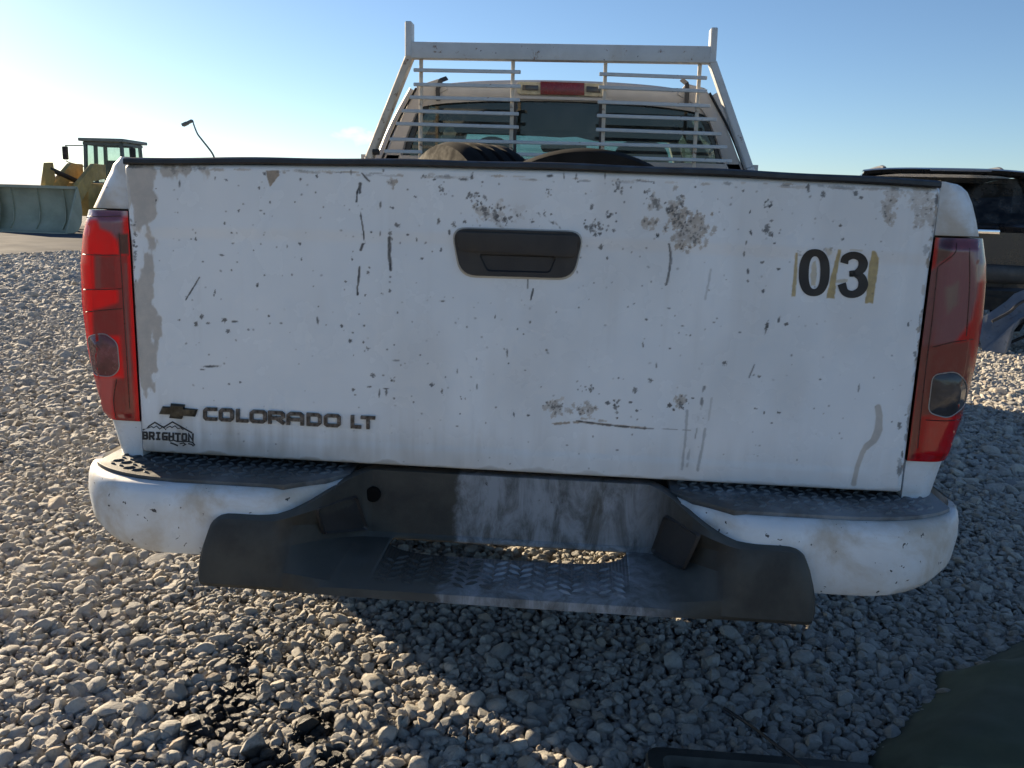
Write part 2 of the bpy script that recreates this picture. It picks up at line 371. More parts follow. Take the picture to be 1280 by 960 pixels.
def scatter(region, sp, layers, seed):
    r = np.random.default_rng(seed); x0, x1, y0, y1 = region; out = []
    for (dens, dz, sc_) in layers:
        s = sp/math.sqrt(dens)
        nx, ny = int((x1-x0)/s), int((y1-y0)/(s*.866))
        i, j = np.meshgrid(np.arange(nx), np.arange(ny)); X = x0+(i+.5*(j % 2))*s+r.normal(0, .24*s, i.shape); Y = y0+j*s*.866+r.normal(0, .24*s, i.shape)
        X, Y = X.ravel(), Y.ravel(); size = sp*.60*sc_*np.exp(r.normal(0, .33, X.shape))
        patch = fbm(X*2.2+5, Y*2.2+8, 21, 2); size *= .85+.4*patch
        Z = gz(X, Y)+dz*sp+r.normal(0, .07*sp, X.shape)
        out.append(np.stack([X, Y, Z, size], 1))
    return np.vstack(out)
LAY = [(1.0, .10, 1.0), (.75, .38, .95), (.8, .50, .42), (.22, .62, 1.05)]
near = scatter((-2.3, 2.3, -.75, 1.9), .0222, LAY, 1)
mid = scatter((-4.6, 5.6, -.75, 7.2), .031, [(1.0, .12, 1.05), (.55, .42, 1.0)], 2)
mid = mid[~((np.abs(mid[:, 0]) < 2.27) & (mid[:, 1] < 1.87))]
mid = mid[~((np.abs(mid[:, 0]) < .55) & (mid[:, 1] > 2.4))]
far = scatter((-17, 14, 7.1, 20), .052, [(1.0, .15, 1.12)], 3)
far = far[rng.uniform(0, 1, len(far)) < 1-.75*sstep(12, 19, np.hypot(far[:, 0], far[:, 1]))]
fa = scatter((-13, -4.5, -.5, 7.2), .047, [(1.0, .15, 1.1)], 4)
far = np.vstack([far, fa])
EA, EB = PZ(0, 320, 0), PZ(95, 314.5, 0)   # near edge of the dark sheet painted as shade by the loader
far = far[~((((EB[0]-EA[0])*(far[:, 1]-EA[1])-(EB[1]-EA[1])*(far[:, 0]-EA[0])) > 0) & (far[:, 0] < -6.5))]
az = np.degrees(np.arctan2(far[:, 0]-CAM[0], far[:, 1]-CAM[1]))
far = far[(az > -56) & (az < 46)]
back = scatter((-3.5, 3.5, -3.2, -.74), .05, [(1.0, .12, 1.1)], 5)
pts = np.vstack([near, mid, far, back])
# the 300 stones that show largest become separate stones, the rest is one gravel object
q = pts[:, :3]-CAM; dep = q@cf; sx = 640+FPX*(q@cr)/dep; sy = 480+FPX*(q@cd)/dep
vis = (dep > .3) & (sx > 5) & (sx < 1275) & (sy > 700) & (sy < 955)
blocked = (sy < 735) | ((sx > 255) & (sx < 1020) & (sy < 785)) | ((sx > 795) & (sy > 915)) | ((sx > 1060) & (sy > 800))
topl = np.zeros(len(pts), bool)
scr = np.where(vis & ~blocked, pts[:, 3]*FPX/np.maximum(dep, .3) + 200*(pts[:, 2]-gz(pts[:, 0], pts[:, 1])), 0)
big = np.argsort(-scr)[:300]
keep = np.ones(len(pts), bool); keep[big] = False
def eul(n, r): return np.stack([r.normal(0, .38, n), r.normal(0, .38, n), r.uniform(0, 6.283, n)], 1)
ROT = eul(len(pts), rng); IDX = rng.integers(0, NST, len(pts))
ASP = np.stack([np.ones(len(pts)), rng.uniform(.85, 1.1, len(pts)), rng.uniform(.85, 1.15, len(pts))], 1)
for k in big:
    o = bpy.data.objects.new('stone', stone_lo[IDX[k]]); C.objects.link(o); o.parent = ground
    o.location = pts[k, :3]; o.rotation_euler = ROT[k]; o.scale = ASP[k]*pts[k, 3]

stone_col = bpy.data.collections.new('stone_kinds')
for k in range(NST):
    o = bpy.data.objects.new('stone_kind', stone_hi[k]); stone_col.objects.link(o)
gv = bpy.data.meshes.new('gravel'); P = pts[keep]; n = len(P); gv.vertices.add(n); gv.vertices.foreach_set('co', P[:, :3].ravel())
for nm, typ, key, dat in (('rot', 'FLOAT_VECTOR', 'vector', ROT[keep]), ('scl', 'FLOAT_VECTOR', 'vector', ASP[keep]*P[:, 3:4]), ('idx', 'INT', 'value', IDX[keep])):
    gv.attributes.new(nm, typ, 'POINT').data.foreach_set(key, np.ascontiguousarray(dat, dtype=np.int32 if typ == 'INT' else np.float32).ravel())
gravel = bpy.data.objects.new('gravel', gv); C.objects.link(gravel); tag(gravel, kind='stuff', label='loose crushed stone gravel covering the whole yard', cat='gravel')
ng = bpy.data.node_groups.new('gravel_scatter', 'GeometryNodeTree'); ng.interface.new_socket('Geometry', in_out='INPUT', socket_type='NodeSocketGeometry'); ng.interface.new_socket('Geometry', in_out='OUTPUT', socket_type='NodeSocketGeometry')
gi, go_ = ng.nodes.new('NodeGroupInput'), ng.nodes.new('NodeGroupOutput'); ip = ng.nodes.new('GeometryNodeInstanceOnPoints'); ci = ng.nodes.new('GeometryNodeCollectionInfo')
ci.inputs['Collection'].default_value = stone_col; ci.inputs['Separate Children'].default_value = True; ci.inputs['Reset Children'].default_value = True
ip.inputs['Pick Instance'].default_value = True
def nattr(nm, typ):
    a = ng.nodes.new('GeometryNodeInputNamedAttribute'); a.data_type = typ; a.inputs['Name'].default_value = nm; return a.outputs['Attribute']
ng.links.new(gi.outputs[0], ip.inputs['Points']); ng.links.new(ci.outputs[0], ip.inputs['Instance']); ng.links.new(nattr('idx', 'INT'), ip.inputs['Instance Index'])
e2r = ng.nodes.new('FunctionNodeEulerToRotation'); ng.links.new(nattr('rot', 'FLOAT_VECTOR'), e2r.inputs[0]); ng.links.new(e2r.outputs[0], ip.inputs['Rotation'])
ng.links.new(nattr('scl', 'FLOAT_VECTOR'), ip.inputs['Scale']); ng.links.new(ip.outputs[0], go_.inputs[0])
md = gravel.modifiers.new('scatter', 'NODES'); md.node_group = ng

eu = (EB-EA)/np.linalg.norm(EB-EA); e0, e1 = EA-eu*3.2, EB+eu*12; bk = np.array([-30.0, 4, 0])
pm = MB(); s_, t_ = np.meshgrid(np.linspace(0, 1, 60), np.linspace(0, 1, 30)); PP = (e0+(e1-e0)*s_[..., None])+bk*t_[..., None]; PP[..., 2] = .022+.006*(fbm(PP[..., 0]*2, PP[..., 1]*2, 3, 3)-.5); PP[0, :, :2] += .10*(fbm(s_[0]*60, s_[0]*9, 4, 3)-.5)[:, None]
pm.grid(PP, flip=True); obj('shade_strip', pm, worn('shade_grey', (.085, .09, .102), .9, var=.15, scale=.6, dust=.2, dustcol=(.11, .11, .115), bump=.6, bscale=60, spec=.04), kind='structure')  # dark sheet; the bluish ground shadow is put into its colour

# distant hills, the haze of the air put into their pale colour
hm = MB(); th = np.radians(np.linspace(-85, 60, 220)); prof = 50+62*fbm(th*6+3, th*0+1, 8, 5)
rows = []
for k, (rr, hh) in enumerate(((3300, 0), (3600, .35), (4000, .8), (4300, 1.0), (4900, .3), (5400, 0))):
    rows.append(np.stack([np.sin(th)*rr, np.cos(th)*rr, prof*hh*(1+.2*(fbm(th*20, th*0+k, k, 3)-.5))-1], -1))
hm.grid(np.array(rows))
obj('hills', hm, worn('hazed_hills', (.62, .66, .72), .95, var=.15, scale=.01, bump=0), kind='structure')
# ------------------------------------------------------------------ the pickup truck
TR = thing('pickup_truck', 'battered white pickup truck seen from behind with chipped tailgate and headache rack', 'pickup truck', (0, 2.2, 0))
X0, ZB = .717, .572
def ztop(x): return 1.113+.012*(1-(np.asarray(x)/.72)**2)

# --- tailgate skin, a dense grid that carries its own wear
class Paint:
    def __init__(s, X, Z, names): s.X, s.Z = X, Z; s.L = {k: np.zeros_like(X) for k in names}; s.seed = 1
    def win(s, c, r):
        x = s.X[0]; z = s.Z[:, X_MID]; i0, i1 = np.searchsorted(x, (c[0]-r, c[0]+r)); j0, j1 = np.searchsorted(z, (c[1]-r, c[1]+r))
        return slice(max(j0, 0), j1+1), slice(max(i0, 0), i1+1)
    def blob(s, k, px, py, w, h, ang=0, amt=1, rough=.9, soft=.25, fr=1.0):
        p = PY(px, py, 0); s.blobw(k, p[0], p[2], w*PXM/2, h*PXM/2, ang, amt, rough, soft, fr)
    def blobw(s, k, x, z, rx, rz, ang=0, amt=1, rough=.9, soft=.25, fr=1.0):
        s.seed += 1; w = s.win((x, z), max(rx, rz)*1.9+.004); X, Z = s.X[w]-x, s.Z[w]-z
        if X.size == 0: return
        c, q = math.cos(ang), math.sin(ang); u, v = (c*X+q*Z)/rx, (-q*X+c*Z)/rz
        fs = fr*1.6/max(min(rx, rz), .003)
        d = np.sqrt(u*u+v*v)+rough*(fbm(X*fs+s.seed*3.7, Z*fs+s.seed, s.seed % 17, 3)-.5)*1.3
        s.L[k][w] = np.maximum(s.L[k][w], amt*sstep(1+soft, 1-soft, d))
    def line(s, k, pl, w, amt=1, brk=.0, fs=260, soft=.35):
        s.seed += 1; P = [PY(a, b, 0)[[0, 2]] for a, b in pl]; D = np.full_like(s.X, 9.0)
        c = np.mean(P, 0); ext = max(np.abs(np.array(P)-c).max()+.02, .02); wi = s.win(c, ext); X, Z = s.X[wi], s.Z[wi]; D = np.full_like(X, 9.)
        for a, b in zip(P[:-1], P[1:]):
            d = b-a; t = np.clip(((X-a[0])*d[0]+(Z-a[1])*d[1])/(d@d), 0, 1); D = np.minimum(D, np.hypot(X-a[0]-t*d[0], Z-a[1]-t*d[1]))
        nz = fbm(X*fs+s.seed, Z*fs*.5+s.seed, s.seed % 13, 3); wd = w*PXM/2*(1+1.3*(nz-.5))
        m = sstep(1+soft, 1-soft, D/np.maximum(wd, 1e-4))
        if brk: m *= sstep(brk-.06, brk+.06, fbm(X*90+s.seed, Z*90+s.seed*2, s.seed % 19, 2))
        s.L[k][wi] = np.maximum(s.L[k][wi], amt*m)
    def cluster(s, k, px, py, w, h, n, sz, el=1.6, amt=1):
        r = np.random.default_rng(int(px*7+py*13))
        for _ in range(n):
            q = sz*r.uniform(.35, 1.0); s.blob(k, px+r.normal(0, w/4.2), py+r.normal(0, h/4.2), q, q*r.uniform(.8, el), r.uniform(-.7, .7), amt*r.uniform(.6, 1), 1.4, .2, 1.5)
    def poly(s, k, pl, amt=1, edge=.006, fs=60, rough=1.0):
        P = np.array([PY(a, b, 0)[[0, 2]] for a, b in pl]); X, Z = s.X, s.Z; ins = np.zeros(X.shape, bool); D = np.full(X.shape, 9.)
        for a, b in zip(P, np.roll(P, -1, 0)):
            c = ((a[1] > Z) != (b[1] > Z)); xi = (b[0]-a[0])*(Z-a[1])/(b[1]-a[1]+1e-12)+a[0]; ins ^= c & (X < xi)
            d = b-a; t = np.clip(((X-a[0])*d[0]+(Z-a[1])*d[1])/(d@d+1e-12), 0, 1); D = np.minimum(D, np.hypot(X-a[0]-t*d[0], Z-a[1]-t*d[1]))
        sd = np.where(ins, D, -D)/edge; s.seed += 1
        nz = (fbm(X*fs+s.seed, Z*fs*.6+s.seed, s.seed, 4)-.5)*2.6*rough
        s.L[k] = np.maximum(s.L[k], amt*sstep(-.35, .35, sd+nz))
PXM = .001445
NX, NZ = 1001, 391
xs = np.linspace(-X0, X0, NX); X_MID = NX//2
tt = np.linspace(0, 1, NZ)
TX = np.broadcast_to(xs, (NZ, NX)).copy(); TZ = ZB+tt[:, None]*(ztop(xs)[None, :]-ZB)
def tg_y(x, z):
    """relief of the tailgate skin: proud upper band, sunken main panel, sloped foot"""
    zt = ztop(x); u = (z-ZB)/(zt-ZB)
    y = -.003*sstep(.75, .80, u) - .004*sstep(.80, 1.0, u) - .0014*sstep(.085, .055, u)*sstep(.70, .62, np.abs(x))
    y = y + .0015*np.cos(x*2.1)*np.sin(u*3.1) + .0012*(fbm(x*3+2, z*3+7, 31, 2)-.5)
    e = np.abs(x)-(X0-.012); y = y + np.where(e > 0, .012-np.sqrt(np.maximum(.012**2-np.clip(e, 0, .012)**2, 0)), 0)
    e = z-(zt-.010); y = y + np.where(e > 0, .010-np.sqrt(np.maximum(.010**2-np.clip(e, 0, .010)**2, 0)), 0)
    e = (ZB+.006)-z; y = y + np.where(e > 0, .006-np.sqrt(np.maximum(.006**2-np.clip(e, 0, .006)**2, 0)), 0)
    return y
TY = tg_y(TX, TZ)
pt = Paint(TX, TZ, 'RGBA')
def crop(ox, oy, k): return lambda L: [(ox+a*k, oy+b*k, *[q*k for q in r]) for a, b, *r in L]
c4, c5, c6, c7, c8 = crop(380, 200, .25), crop(660, 200, .25), crop(380, 380, .25), crop(660, 380, .40625), crop(140, 180, .2031)
for px, py, w, h in c4([(240, 62, 10, 28), (402, 55, 14, 20), (521, 148, 10, 10), (557, 184, 16, 10), (465, 325, 34, 22), (432, 367, 24, 24), (338, 360, 10, 10), (382, 368, 7, 24), (520, 373, 13, 11),
        (563, 400, 10, 22), (480, 415, 10, 9), (588, 493, 20, 12), (684, 448, 13, 28), (640, 458, 8, 7), (208, 608, 14, 12), (328, 538, 13, 13), (320, 563, 20, 18), (305, 676, 12, 15), (187, 830, 17, 20),
        (300, 828, 12, 12), (230, 905, 21, 20), (297, 912, 14, 13), (467, 765, 9, 9), (693, 706, 30, 7), (655, 97, 22, 13), (600, 80, 14, 14), (800, 97, 44, 14), (843, 82, 18, 38), (895, 110, 11, 11),
        (675, 303, 18, 30), (750, 322, 26, 30), (728, 362, 16, 36), (804, 308, 18, 20), (1230, 80, 32, 12), (1236, 270, 13, 13), (1130, 812, 10, 13), (1068, 845, 9, 9), (1142, 310, 24, 11), (385, 225, 12, 32),
        (445, 240, 14, 12), (435, 236, 8, 8), (100, 235, 8, 8), (68, 80, 14, 14), (62, 162, 6, 6), (440, 395, 8, 16), (244, 457, 8, 7), (240, 497, 9, 12), (202, 648, 8, 8), (387, 667, 8, 8), (430, 585, 12, 9),
        (428, 610, 10, 9), (428, 655, 12, 26), (66, 797, 10, 26), (110, 825, 6, 6), (72, 733, 8, 6), (274, 772, 8, 6), (242, 863, 8, 8), (415, 948, 9, 9), (450, 925, 7, 7)]) + \
    c5([(110, 80, 32, 12), (515, 138, 14, 13), (628, 116, 9, 9), (290, 168, 10, 10), (319, 233, 18, 34), (767, 180, 32, 14), (690, 620, 12, 18), (365, 437, 26, 30), (395, 490, 14, 17), (475, 445, 9, 7),
        (520, 460, 8, 8), (592, 440, 9, 9), (530, 720, 17, 9), (773, 830, 17, 6), (705, 742, 17, 5), (945, 793, 9, 8), (1072, 155, 14, 16), (1108, 258, 9, 22), (1215, 303, 20, 13), (1195, 337, 34, 34),
        (1220, 375, 14, 26), (1112, 362, 13, 32), (1255, 365, 9, 9), (1090, 412, 6, 22), (1080, 470, 9, 26), (1168, 515, 14, 6), (1253, 548, 10, 9), (1100, 557, 11, 30), (1100, 605, 13, 14), (1175, 655, 17, 18),
        (1195, 828, 20, 36), (1190, 855, 6, 30), (1255, 800, 10, 28), (575, 925, 7, 28), (646, 378, 22, 26), (180, 80, 5, 34), (240, 82, 7, 34), (250, 110, 14, 10), (385, 80, 4, 30), (330, 615, 8, 6),
        (255, 738, 6, 6), (560, 483, 6, 6), (12, 810, 8, 12), (500, 735, 6, 6), (92, 950, 13, 8), (592, 798, 14, 10), (755, 865, 8, 6), (812, 878, 8, 6), (930, 812, 14, 5), (1060, 862, 14, 5), (835, 135, 10, 8)]) + \
    c6([(187, 110, 15, 17), (230, 185, 21, 19), (298, 190, 13, 13), (300, 108, 12, 10), (245, 143, 10, 9), (247, 257, 8, 8), (467, 43, 8, 8), (342, 357, 28, 22), (396, 357, 12, 10), (245, 430, 22, 18), (255, 455, 12, 8),
        (376, 447, 9, 40), (411, 442, 12, 34), (408, 424, 28, 8), (450, 472, 12, 10), (690, 435, 12, 28), (865, 413, 6, 28), (766, 338, 6, 28), (547, 492, 9, 9), (1105, 333, 12, 8), (1015, 245, 9, 44), (1067, 127, 9, 9),
        (1130, 92, 9, 13), (955, 65, 6, 22), (1213, 232, 12, 9), (1050, 555, 12, 24), (1122, 557, 18, 15), (638, 405, 30, 20), (960, 517, 10, 10), (862, 275, 6, 12), (707, 366, 9, 9), (580, 256, 9, 9), (415, 228, 8, 8),
        (1185, 415, 7, 8), (1022, 298, 6, 8), (450, 205, 8, 6), (483, 306, 8, 6), (765, 612, 14, 5), (908, 595, 7, 6), (780, 550, 8, 8), (1097, 152, 8, 8), (460, 283, 34, 8), (325, 415, 24, 7)]) + \
    c7([(735, 68, 12, 30), (772, 50, 8, 16), (795, 62, 13, 11), (605, 182, 18, 15), (711, 223, 15, 7), (376, 235, 17, 15), (328, 266, 18, 20), (192, 265, 13, 18), (245, 305, 18, 14), (315, 303, 17, 8), (435, 313, 16, 16),
        (448, 325, 10, 10), (278, 228, 9, 8), (335, 330, 13, 10), (40, 255, 4, 4), (57, 142, 8, 8), (354, 127, 7, 18), (437, 137, 8, 4), (500, 96, 5, 5), (1120, 362, 8, 7), (1170, 62, 8, 14), (772, 335, 12, 7), (727, 335, 4, 10),
        (700, 322, 12, 6), (750, 367, 7, 5), (880, 322, 6, 5), (900, 232, 8, 5), (120, 435, 8, 5), (275, 450, 9, 5), (200, 408, 5, 8), (2, 343, 8, 8), (508, 290, 12, 6), (395, 190, 6, 18), (1018, 258, 6, 22)]) + \
    c8([(712, 222, 20, 14), (642, 212, 14, 20), (912, 270, 18, 18), (978, 358, 18, 18), (813, 370, 12, 10), (920, 410, 20, 9), (940, 430, 12, 8), (697, 490, 18, 22), (737, 546, 22, 13), (515, 585, 18, 28), (487, 585, 10, 8),
        (515, 547, 8, 12), (743, 612, 20, 14), (675, 684, 30, 10), (770, 726, 11, 9), (735, 776, 12, 12), (1155, 614, 20, 26), (1165, 710, 10, 22), (1107, 806, 12, 12), (915, 616, 10, 12), (870, 655, 8, 8), (1168, 218, 18, 16),
        (1268, 200, 16, 24), (410, 338, 8, 8), (632, 910, 14, 34), (627, 930, 12, 20), (425, 245, 14, 40), (785, 410, 16, 24), (705, 415, 12, 6), (377, 657, 10, 6), (292, 718, 7, 7), (560, 725, 14, 5), (1130, 357, 9, 7), (1258, 298, 10, 8),
        (1078, 630, 9, 20), (1013, 635, 12, 8), (938, 808, 14, 6), (895, 870, 22, 30), (280, 272, 14, 16), (278, 345, 12, 20)]) + \
    [(252, 396, 6, 7), (245, 405, 6, 7), (260, 404, 6, 3), (280, 400, 8, 7), (293, 402, 8, 3), (285, 414, 6, 7), (224, 400, 4, 3), (336, 395, 4, 3), (351, 404, 4, 2), (397, 402, 3, 8), (310, 412, 4, 3), (264, 458, 22, 3), (253, 462, 8, 2), (300, 478, 4, 3), (286, 480, 3, 3),
     (957, 288, 8, 7), (962, 292, 4, 8), (1050, 282, 4, 4), (1053, 299, 4, 4), (973, 336, 5, 3), (953, 328, 6, 3), (954, 364, 5, 6), (968, 304, 3, 4), (1009, 235, 5, 12), (1028, 243, 6, 8), (1068, 242, 7, 6), (1075, 247, 5, 4)]:
    if w*h > 9 and max(w, h)/max(min(w, h), .1) < 2.6: pt.blob('R', px, py, w*.80, h*.86, random.uniform(-.3, .3), random.uniform(.8, 1), 1.25, .16, 1.6)
    else: pt.blob('R', px, py, max(w, 1.9), max(h, 1.9), random.uniform(-.15, .15), random.uniform(.7, 1), .7, .4)
L4 = lambda L: [(380+a*.25, 200+b*.25) for a, b in L]
L5 = lambda L: [(660+a*.25, 200+b*.25) for a, b in L]
L7 = lambda L: [(660+a*.40625, 380+b*.40625) for a, b in L]
pt.line('R', L4([(295, 68), (312, 88), (330, 106)]), 2.4); pt.line('R', L4([(285, 122), (270, 160), (265, 215), (280, 250), (290, 300), (300, 370), (300, 410)]), 2.0, 1, .30); pt.line('R', L4([(300, 410), (282, 450)]), 3, 1, .2)
pt.line('R', L4([(285, 120), (283, 165)]), 3.4); pt.line('R', L4([(278, 535), (272, 600), (266, 640), (268, 672)]), 2.8, 1, .2); pt.line('R', L4([(428, 390), (426, 470), (432, 550)]), 4, 1, .40); pt.line('R', L4([(1205, 270), (1240, 305), (1276, 345)]), 4.5, 1, .45)
pt.line('R', L4([(1120, 585), (1119, 640)]), 2, .8); pt.line('R', L4([(1146, 645), (1134, 698)]), 2.4, 1, .3)
pt.line('R', L5([(705, 420), (713, 470), (708, 560), (692, 622)]), 2.6, .9, .28); pt.line('R', L5([(718, 440), (716, 520)]), 1.8, .7, .4); pt.line('R', L5([(914, 548), (905, 610), (886, 695)]), 2.6, .35); pt.line('R', L5([(674, 738), (668, 825)]), 2.8, .9, .45)
pt.line('R', L7([(697, 188), (681, 226)]), 1.8, .7); pt.line('R', [(249, 347), (232, 375)], 1.7, 1)
pt.line('G', L7([(75, 370), (160, 363), (260, 374), (362, 383)]), 3.0, .9, .22); pt.line('R', L7([(150, 360), (240, 372), (362, 384)]), 1.8, .9, .35); pt.line('R', L7([(362, 383), (430, 385), (500, 389)]), 1.4, .7, .4); pt.line('G', L7([(165, 353), (240, 361)]), 3, .7, .4)
pt.line('R', L7([(543, 255), (537, 290), (532, 322)]), 3.2, .7, .3); pt.line('R', L7([(490, 330), (484, 420), (474, 508)]), 3.4, .42, .25); pt.line('R', L7([(545, 385), (536, 440), (521, 512)]), 3.4, .45, .25); pt.line('R', L7([(566, 290), (555, 358)]), 2.4, .3); pt.line('R', L7([(527, 345), (515, 412)]), 2.2, .5, .35); pt.line('R', L7([(497, 450), (488, 500)]), 3, .35, .3)
pt.line('G', L7([(1078, 318), (1083, 345), (1080, 385), (1062, 420), (1040, 440)]), 8.5, .62, 0, 60, .2); pt.line('G', L7([(1040, 440), (1028, 460), (1012, 505), (1000, 552)]), 6.5, .6, 0, 60, .2); pt.line('G', L7([(1175, 340), (1173, 372), (1168, 420)]), 5, .5, .3)
for a in ((450, 130, 45, 90, 16, 14), (600, 165, 50, 60, 12, 11), (640, 212, 55, 55, 12, 16), (330, 340, 160, 70, 38, 17), (410, 280, 50, 45, 9, 13), (1190, 205, 45, 85, 12, 13), (765, 205, 60, 40, 8, 18), (840, 400, 60, 50, 12, 14), (720, 250, 60, 60, 12, 16), (760, 290, 130, 190, 26, 13)):
    px, py, w, h, n, z = a; pt.cluster('R', 660+px*.25, 200+py*.25, w*.25, h*.25, n, z*.25)
for a in ((690, 150, 70, 90, 14, 13), (860, 180, 140, 60, 22, 14), (895, 265, 70, 90, 14, 17), (965, 275, 60, 100, 18, 16), (1015, 300, 40, 80, 12, 15), (1225, 175, 40, 90, 10, 10), (1190, 260, 60, 60, 6, 10), (615, 90, 50, 30, 5, 10)):
    px, py, w, h, n, z = a; pt.cluster('R', 380+px*.25, 200+py*.25, w*.25, h*.25, n, z*.25)
for a in ((310, 225, 40, 30, 7, 9), (790, 475, 30, 24, 4, 14), (440, 382, 36, 24, 5, 14), (345, 360, 40, 20, 4, 12)):
    px, py, w, h, n, z = a; pt.cluster('R', 380+px*.25, 380+py*.25, w*.25, h*.25, n, z*.25)
for a in ((272, 320, 24, 60, 14, 9), (90, 315, 80, 40, 16, 6), (175, 330, 70, 30, 14, 6), (475, 300, 40, 40, 8, 10), (170, 260, 120, 40, 10, 6)):
    px, py, w, h, n, z = a; pt.cluster('R', 660+px*.40625, 380+py*.40625, w*.40625, h*.40625, n, z*.40625)
for px, py, w, h, am in ((872, 281, 24, 34, .9), (848, 270, 22, 34, .95), (857, 295, 28, 30, .9), (843, 262, 14, 20, .8), (862, 288, 34, 22, .8), (809, 280, 18, 12, .9), (818, 252, 12, 14, .7), (604, 266, 16, 20, .7), (622, 268, 14, 20, .6), (493, 229, 9, 12, .9), (648, 266, 14, 14, .35),
        (697, 508, 26, 14, .8), (733, 511, 22, 16, .8), (851, 503, 12, 15, .9), (691, 508, 10, 10, .7), (692, 509, 12, 16, .6), (1110, 262, 16, 30, .85), (1104, 258, 9, 20, .7), (1115, 243, 16, 14, .6), (1150, 268, 20, 24, .75), (1160, 252, 22, 20, .6), (1164, 275, 14, 16, .7), (1141, 256, 12, 16, .6), (1143, 243, 30, 9, .5)):
    pt.cluster('G', px, py, w*1.25, h*1.25, int(8+w*h/14), 6.2, 1.8, am*.9); pt.cluster('R', px, py, w*1.3, h*1.3, int(2+w*h/60), 2.8, 1.8, .9)
# grey filler rubbed down the left edge
pt.poly('G', [(163, 205), (256, 208), (263, 216), (226, 217), (203, 222), (196, 240), (196, 265), (191, 300), (189, 340), (187, 357), (196, 402), (199, 432), (193, 462), (186, 490), (176, 512), (171, 480), (166, 425), (164, 380), (168, 352), (176, 330), (180, 305), (172, 270), (168, 240)], .66, .014, 60, 1.5)
pt.poly('G', [(156, 205), (168, 205), (168, 240), (163, 262), (158, 262)], .55, .004, 70, 1.0)
pt.poly('G', [(161, 300), (166, 300), (168, 420), (173, 500), (169, 505)], .6, .003, 80, 1.3)
pt.poly('G', [(334, 213), (350, 213), (351, 219), (344, 228), (339, 234), (335, 222)], .95, .002, 160, .5)
pt.cluster('R', 331, 217, 6, 10, 5, 3.5); pt.cluster('R', 168, 315, 8, 130, 26, 4); pt.cluster('R', 230, 212, 60, 12, 18, 5, 1.4, .6); pt.cluster('R', 164, 380, 4, 200, 22, 4)
# smudges along the top edge, chipped right edge, small random stone chips
for k in range(46): pt.blob('R', random.uniform(165, 1165), 0, 1, 1) if False else None
def at_top(px): return 206+(px-160)*.0282
for k in range(70):
    px = random.uniform(165, 1160); pt.blob('G' if random.random() < .6 else 'R', px, at_top(px)+random.uniform(1, 5), random.uniform(4, 26), random.uniform(1.6, 4), 0, random.uniform(.3, .7), .9)
for k in range(46):
    f = random.random(); pt.blob('R' if random.random() < .5 else 'G', 1174-46*f-random.expovariate(.35), 240+366*f, random.uniform(2, 7), random.uniform(4, 16), .1, random.uniform(.4, .95), 1.1)
for k in range(330):
    s_ = random.uniform(1.2, 2.6); pt.blob('R', random.uniform(200, 1150), random.uniform(225, 590), s_*random.uniform(.7, 1.6), s_, random.uniform(-1, 1), random.uniform(.2, .8), .6, .5)
# dirt washed down to the foot
lowz = (TZ-ZB)
fz = fbm(TX*26, TZ*14, 9, 5); st = fbm(TX*60, TZ*4, 12, 4)
left = sstep(.25, -.65, TX)
pt.L['B'] = np.maximum(pt.L['B'], np.clip(.22+.45*left, 0, 1)*sstep(.10, .0, lowz+(st-.5)*.09)*(.35+.9*fz))
pt.L['B'] = np.maximum(pt.L['B'], .85*sstep(.013, .003, lowz+(fz-.5)*.022)*(.5+.5*left))
pt.L['B'] = np.maximum(pt.L['B'], .30*sstep(.60, .80, fbm(TX*42, TZ*3.2, 23, 4))*sstep(.16, .02, lowz)*(.4+.6*left))
pt.L['B'] = np.maximum(pt.L['B'], min(1, 1)*.05*sstep(.5, .85, fbm(TX*85, TZ*2.2, 51, 3))*sstep(.35, .7, fbm(TX*5, TZ*7, 57, 3)))
pt.L['G'] = np.maximum(pt.L['G'], .16*sstep(.52, .75, fbm(TX*6, TZ*2.0, 41, 4)))
# old glue left round the stuck-on digits
Lq = lambda L: [(940+a*.1875, 280+b*.1875) for a, b in L]
for pl, am in (([(288, 190), (306, 190), (300, 330), (292, 485), (262, 485), (278, 330)], .9), ([(572, 170), (588, 172), (590, 210), (566, 330), (550, 500), (495, 496), (520, 380), (548, 270)], .95), ([(795, 178), (816, 178), (846, 228), (840, 300), (806, 528), (752, 526), (766, 430), (780, 270)], .95),
               ([(404, 250), (428, 240), (434, 330), (424, 410), (396, 410), (392, 330)], .6), ([(556, 372), (640, 366), (636, 388), (560, 392)], .55), ([(650, 168), (735, 172), (738, 182), (650, 178)], .4), ([(486, 160), (528, 160), (530, 200), (505, 215)], .4)):
    pt.poly('A', Lq(pl), am, .0022, 190, .55)
pt.cluster('R', 999, 316, 10, 10, 6, 2.5, 1.6, .5); pt.cluster('R', 1036, 313, 14, 12, 8, 2.5, 1.6, .5)

tg = MB(); P = np.stack([TX, TY, TZ], -1); tg.grid(P)
# folded edges and the closed inner skin of the gate
for edge in (P[:, 0], P[:, -1], P[0], P[-1]):
    e2 = edge.copy(); e2[:, 1] = .055; tg.grid(np.stack([edge, e2]))
tg.add([(-X0, .055, ZB), (X0, .055, ZB), (X0, .055, 1.113), (-X0, .055, 1.113)], [(3, 2, 1, 0)])
tailgate = obj('tailgate', tg, mat_tailgate, TR, smooth=50, origin=(0, 0, .85))
me = tailgate.data; at = me.attributes.new('wear', 'FLOAT_COLOR', 'POINT')
col = np.zeros((len(me.vertices), 4), np.float32); col[:NX*NZ] = np.clip(np.stack([pt.L[k].ravel() for k in 'RGBA'], -1), 0, 1)
at.data.foreach_set('color', col.ravel())

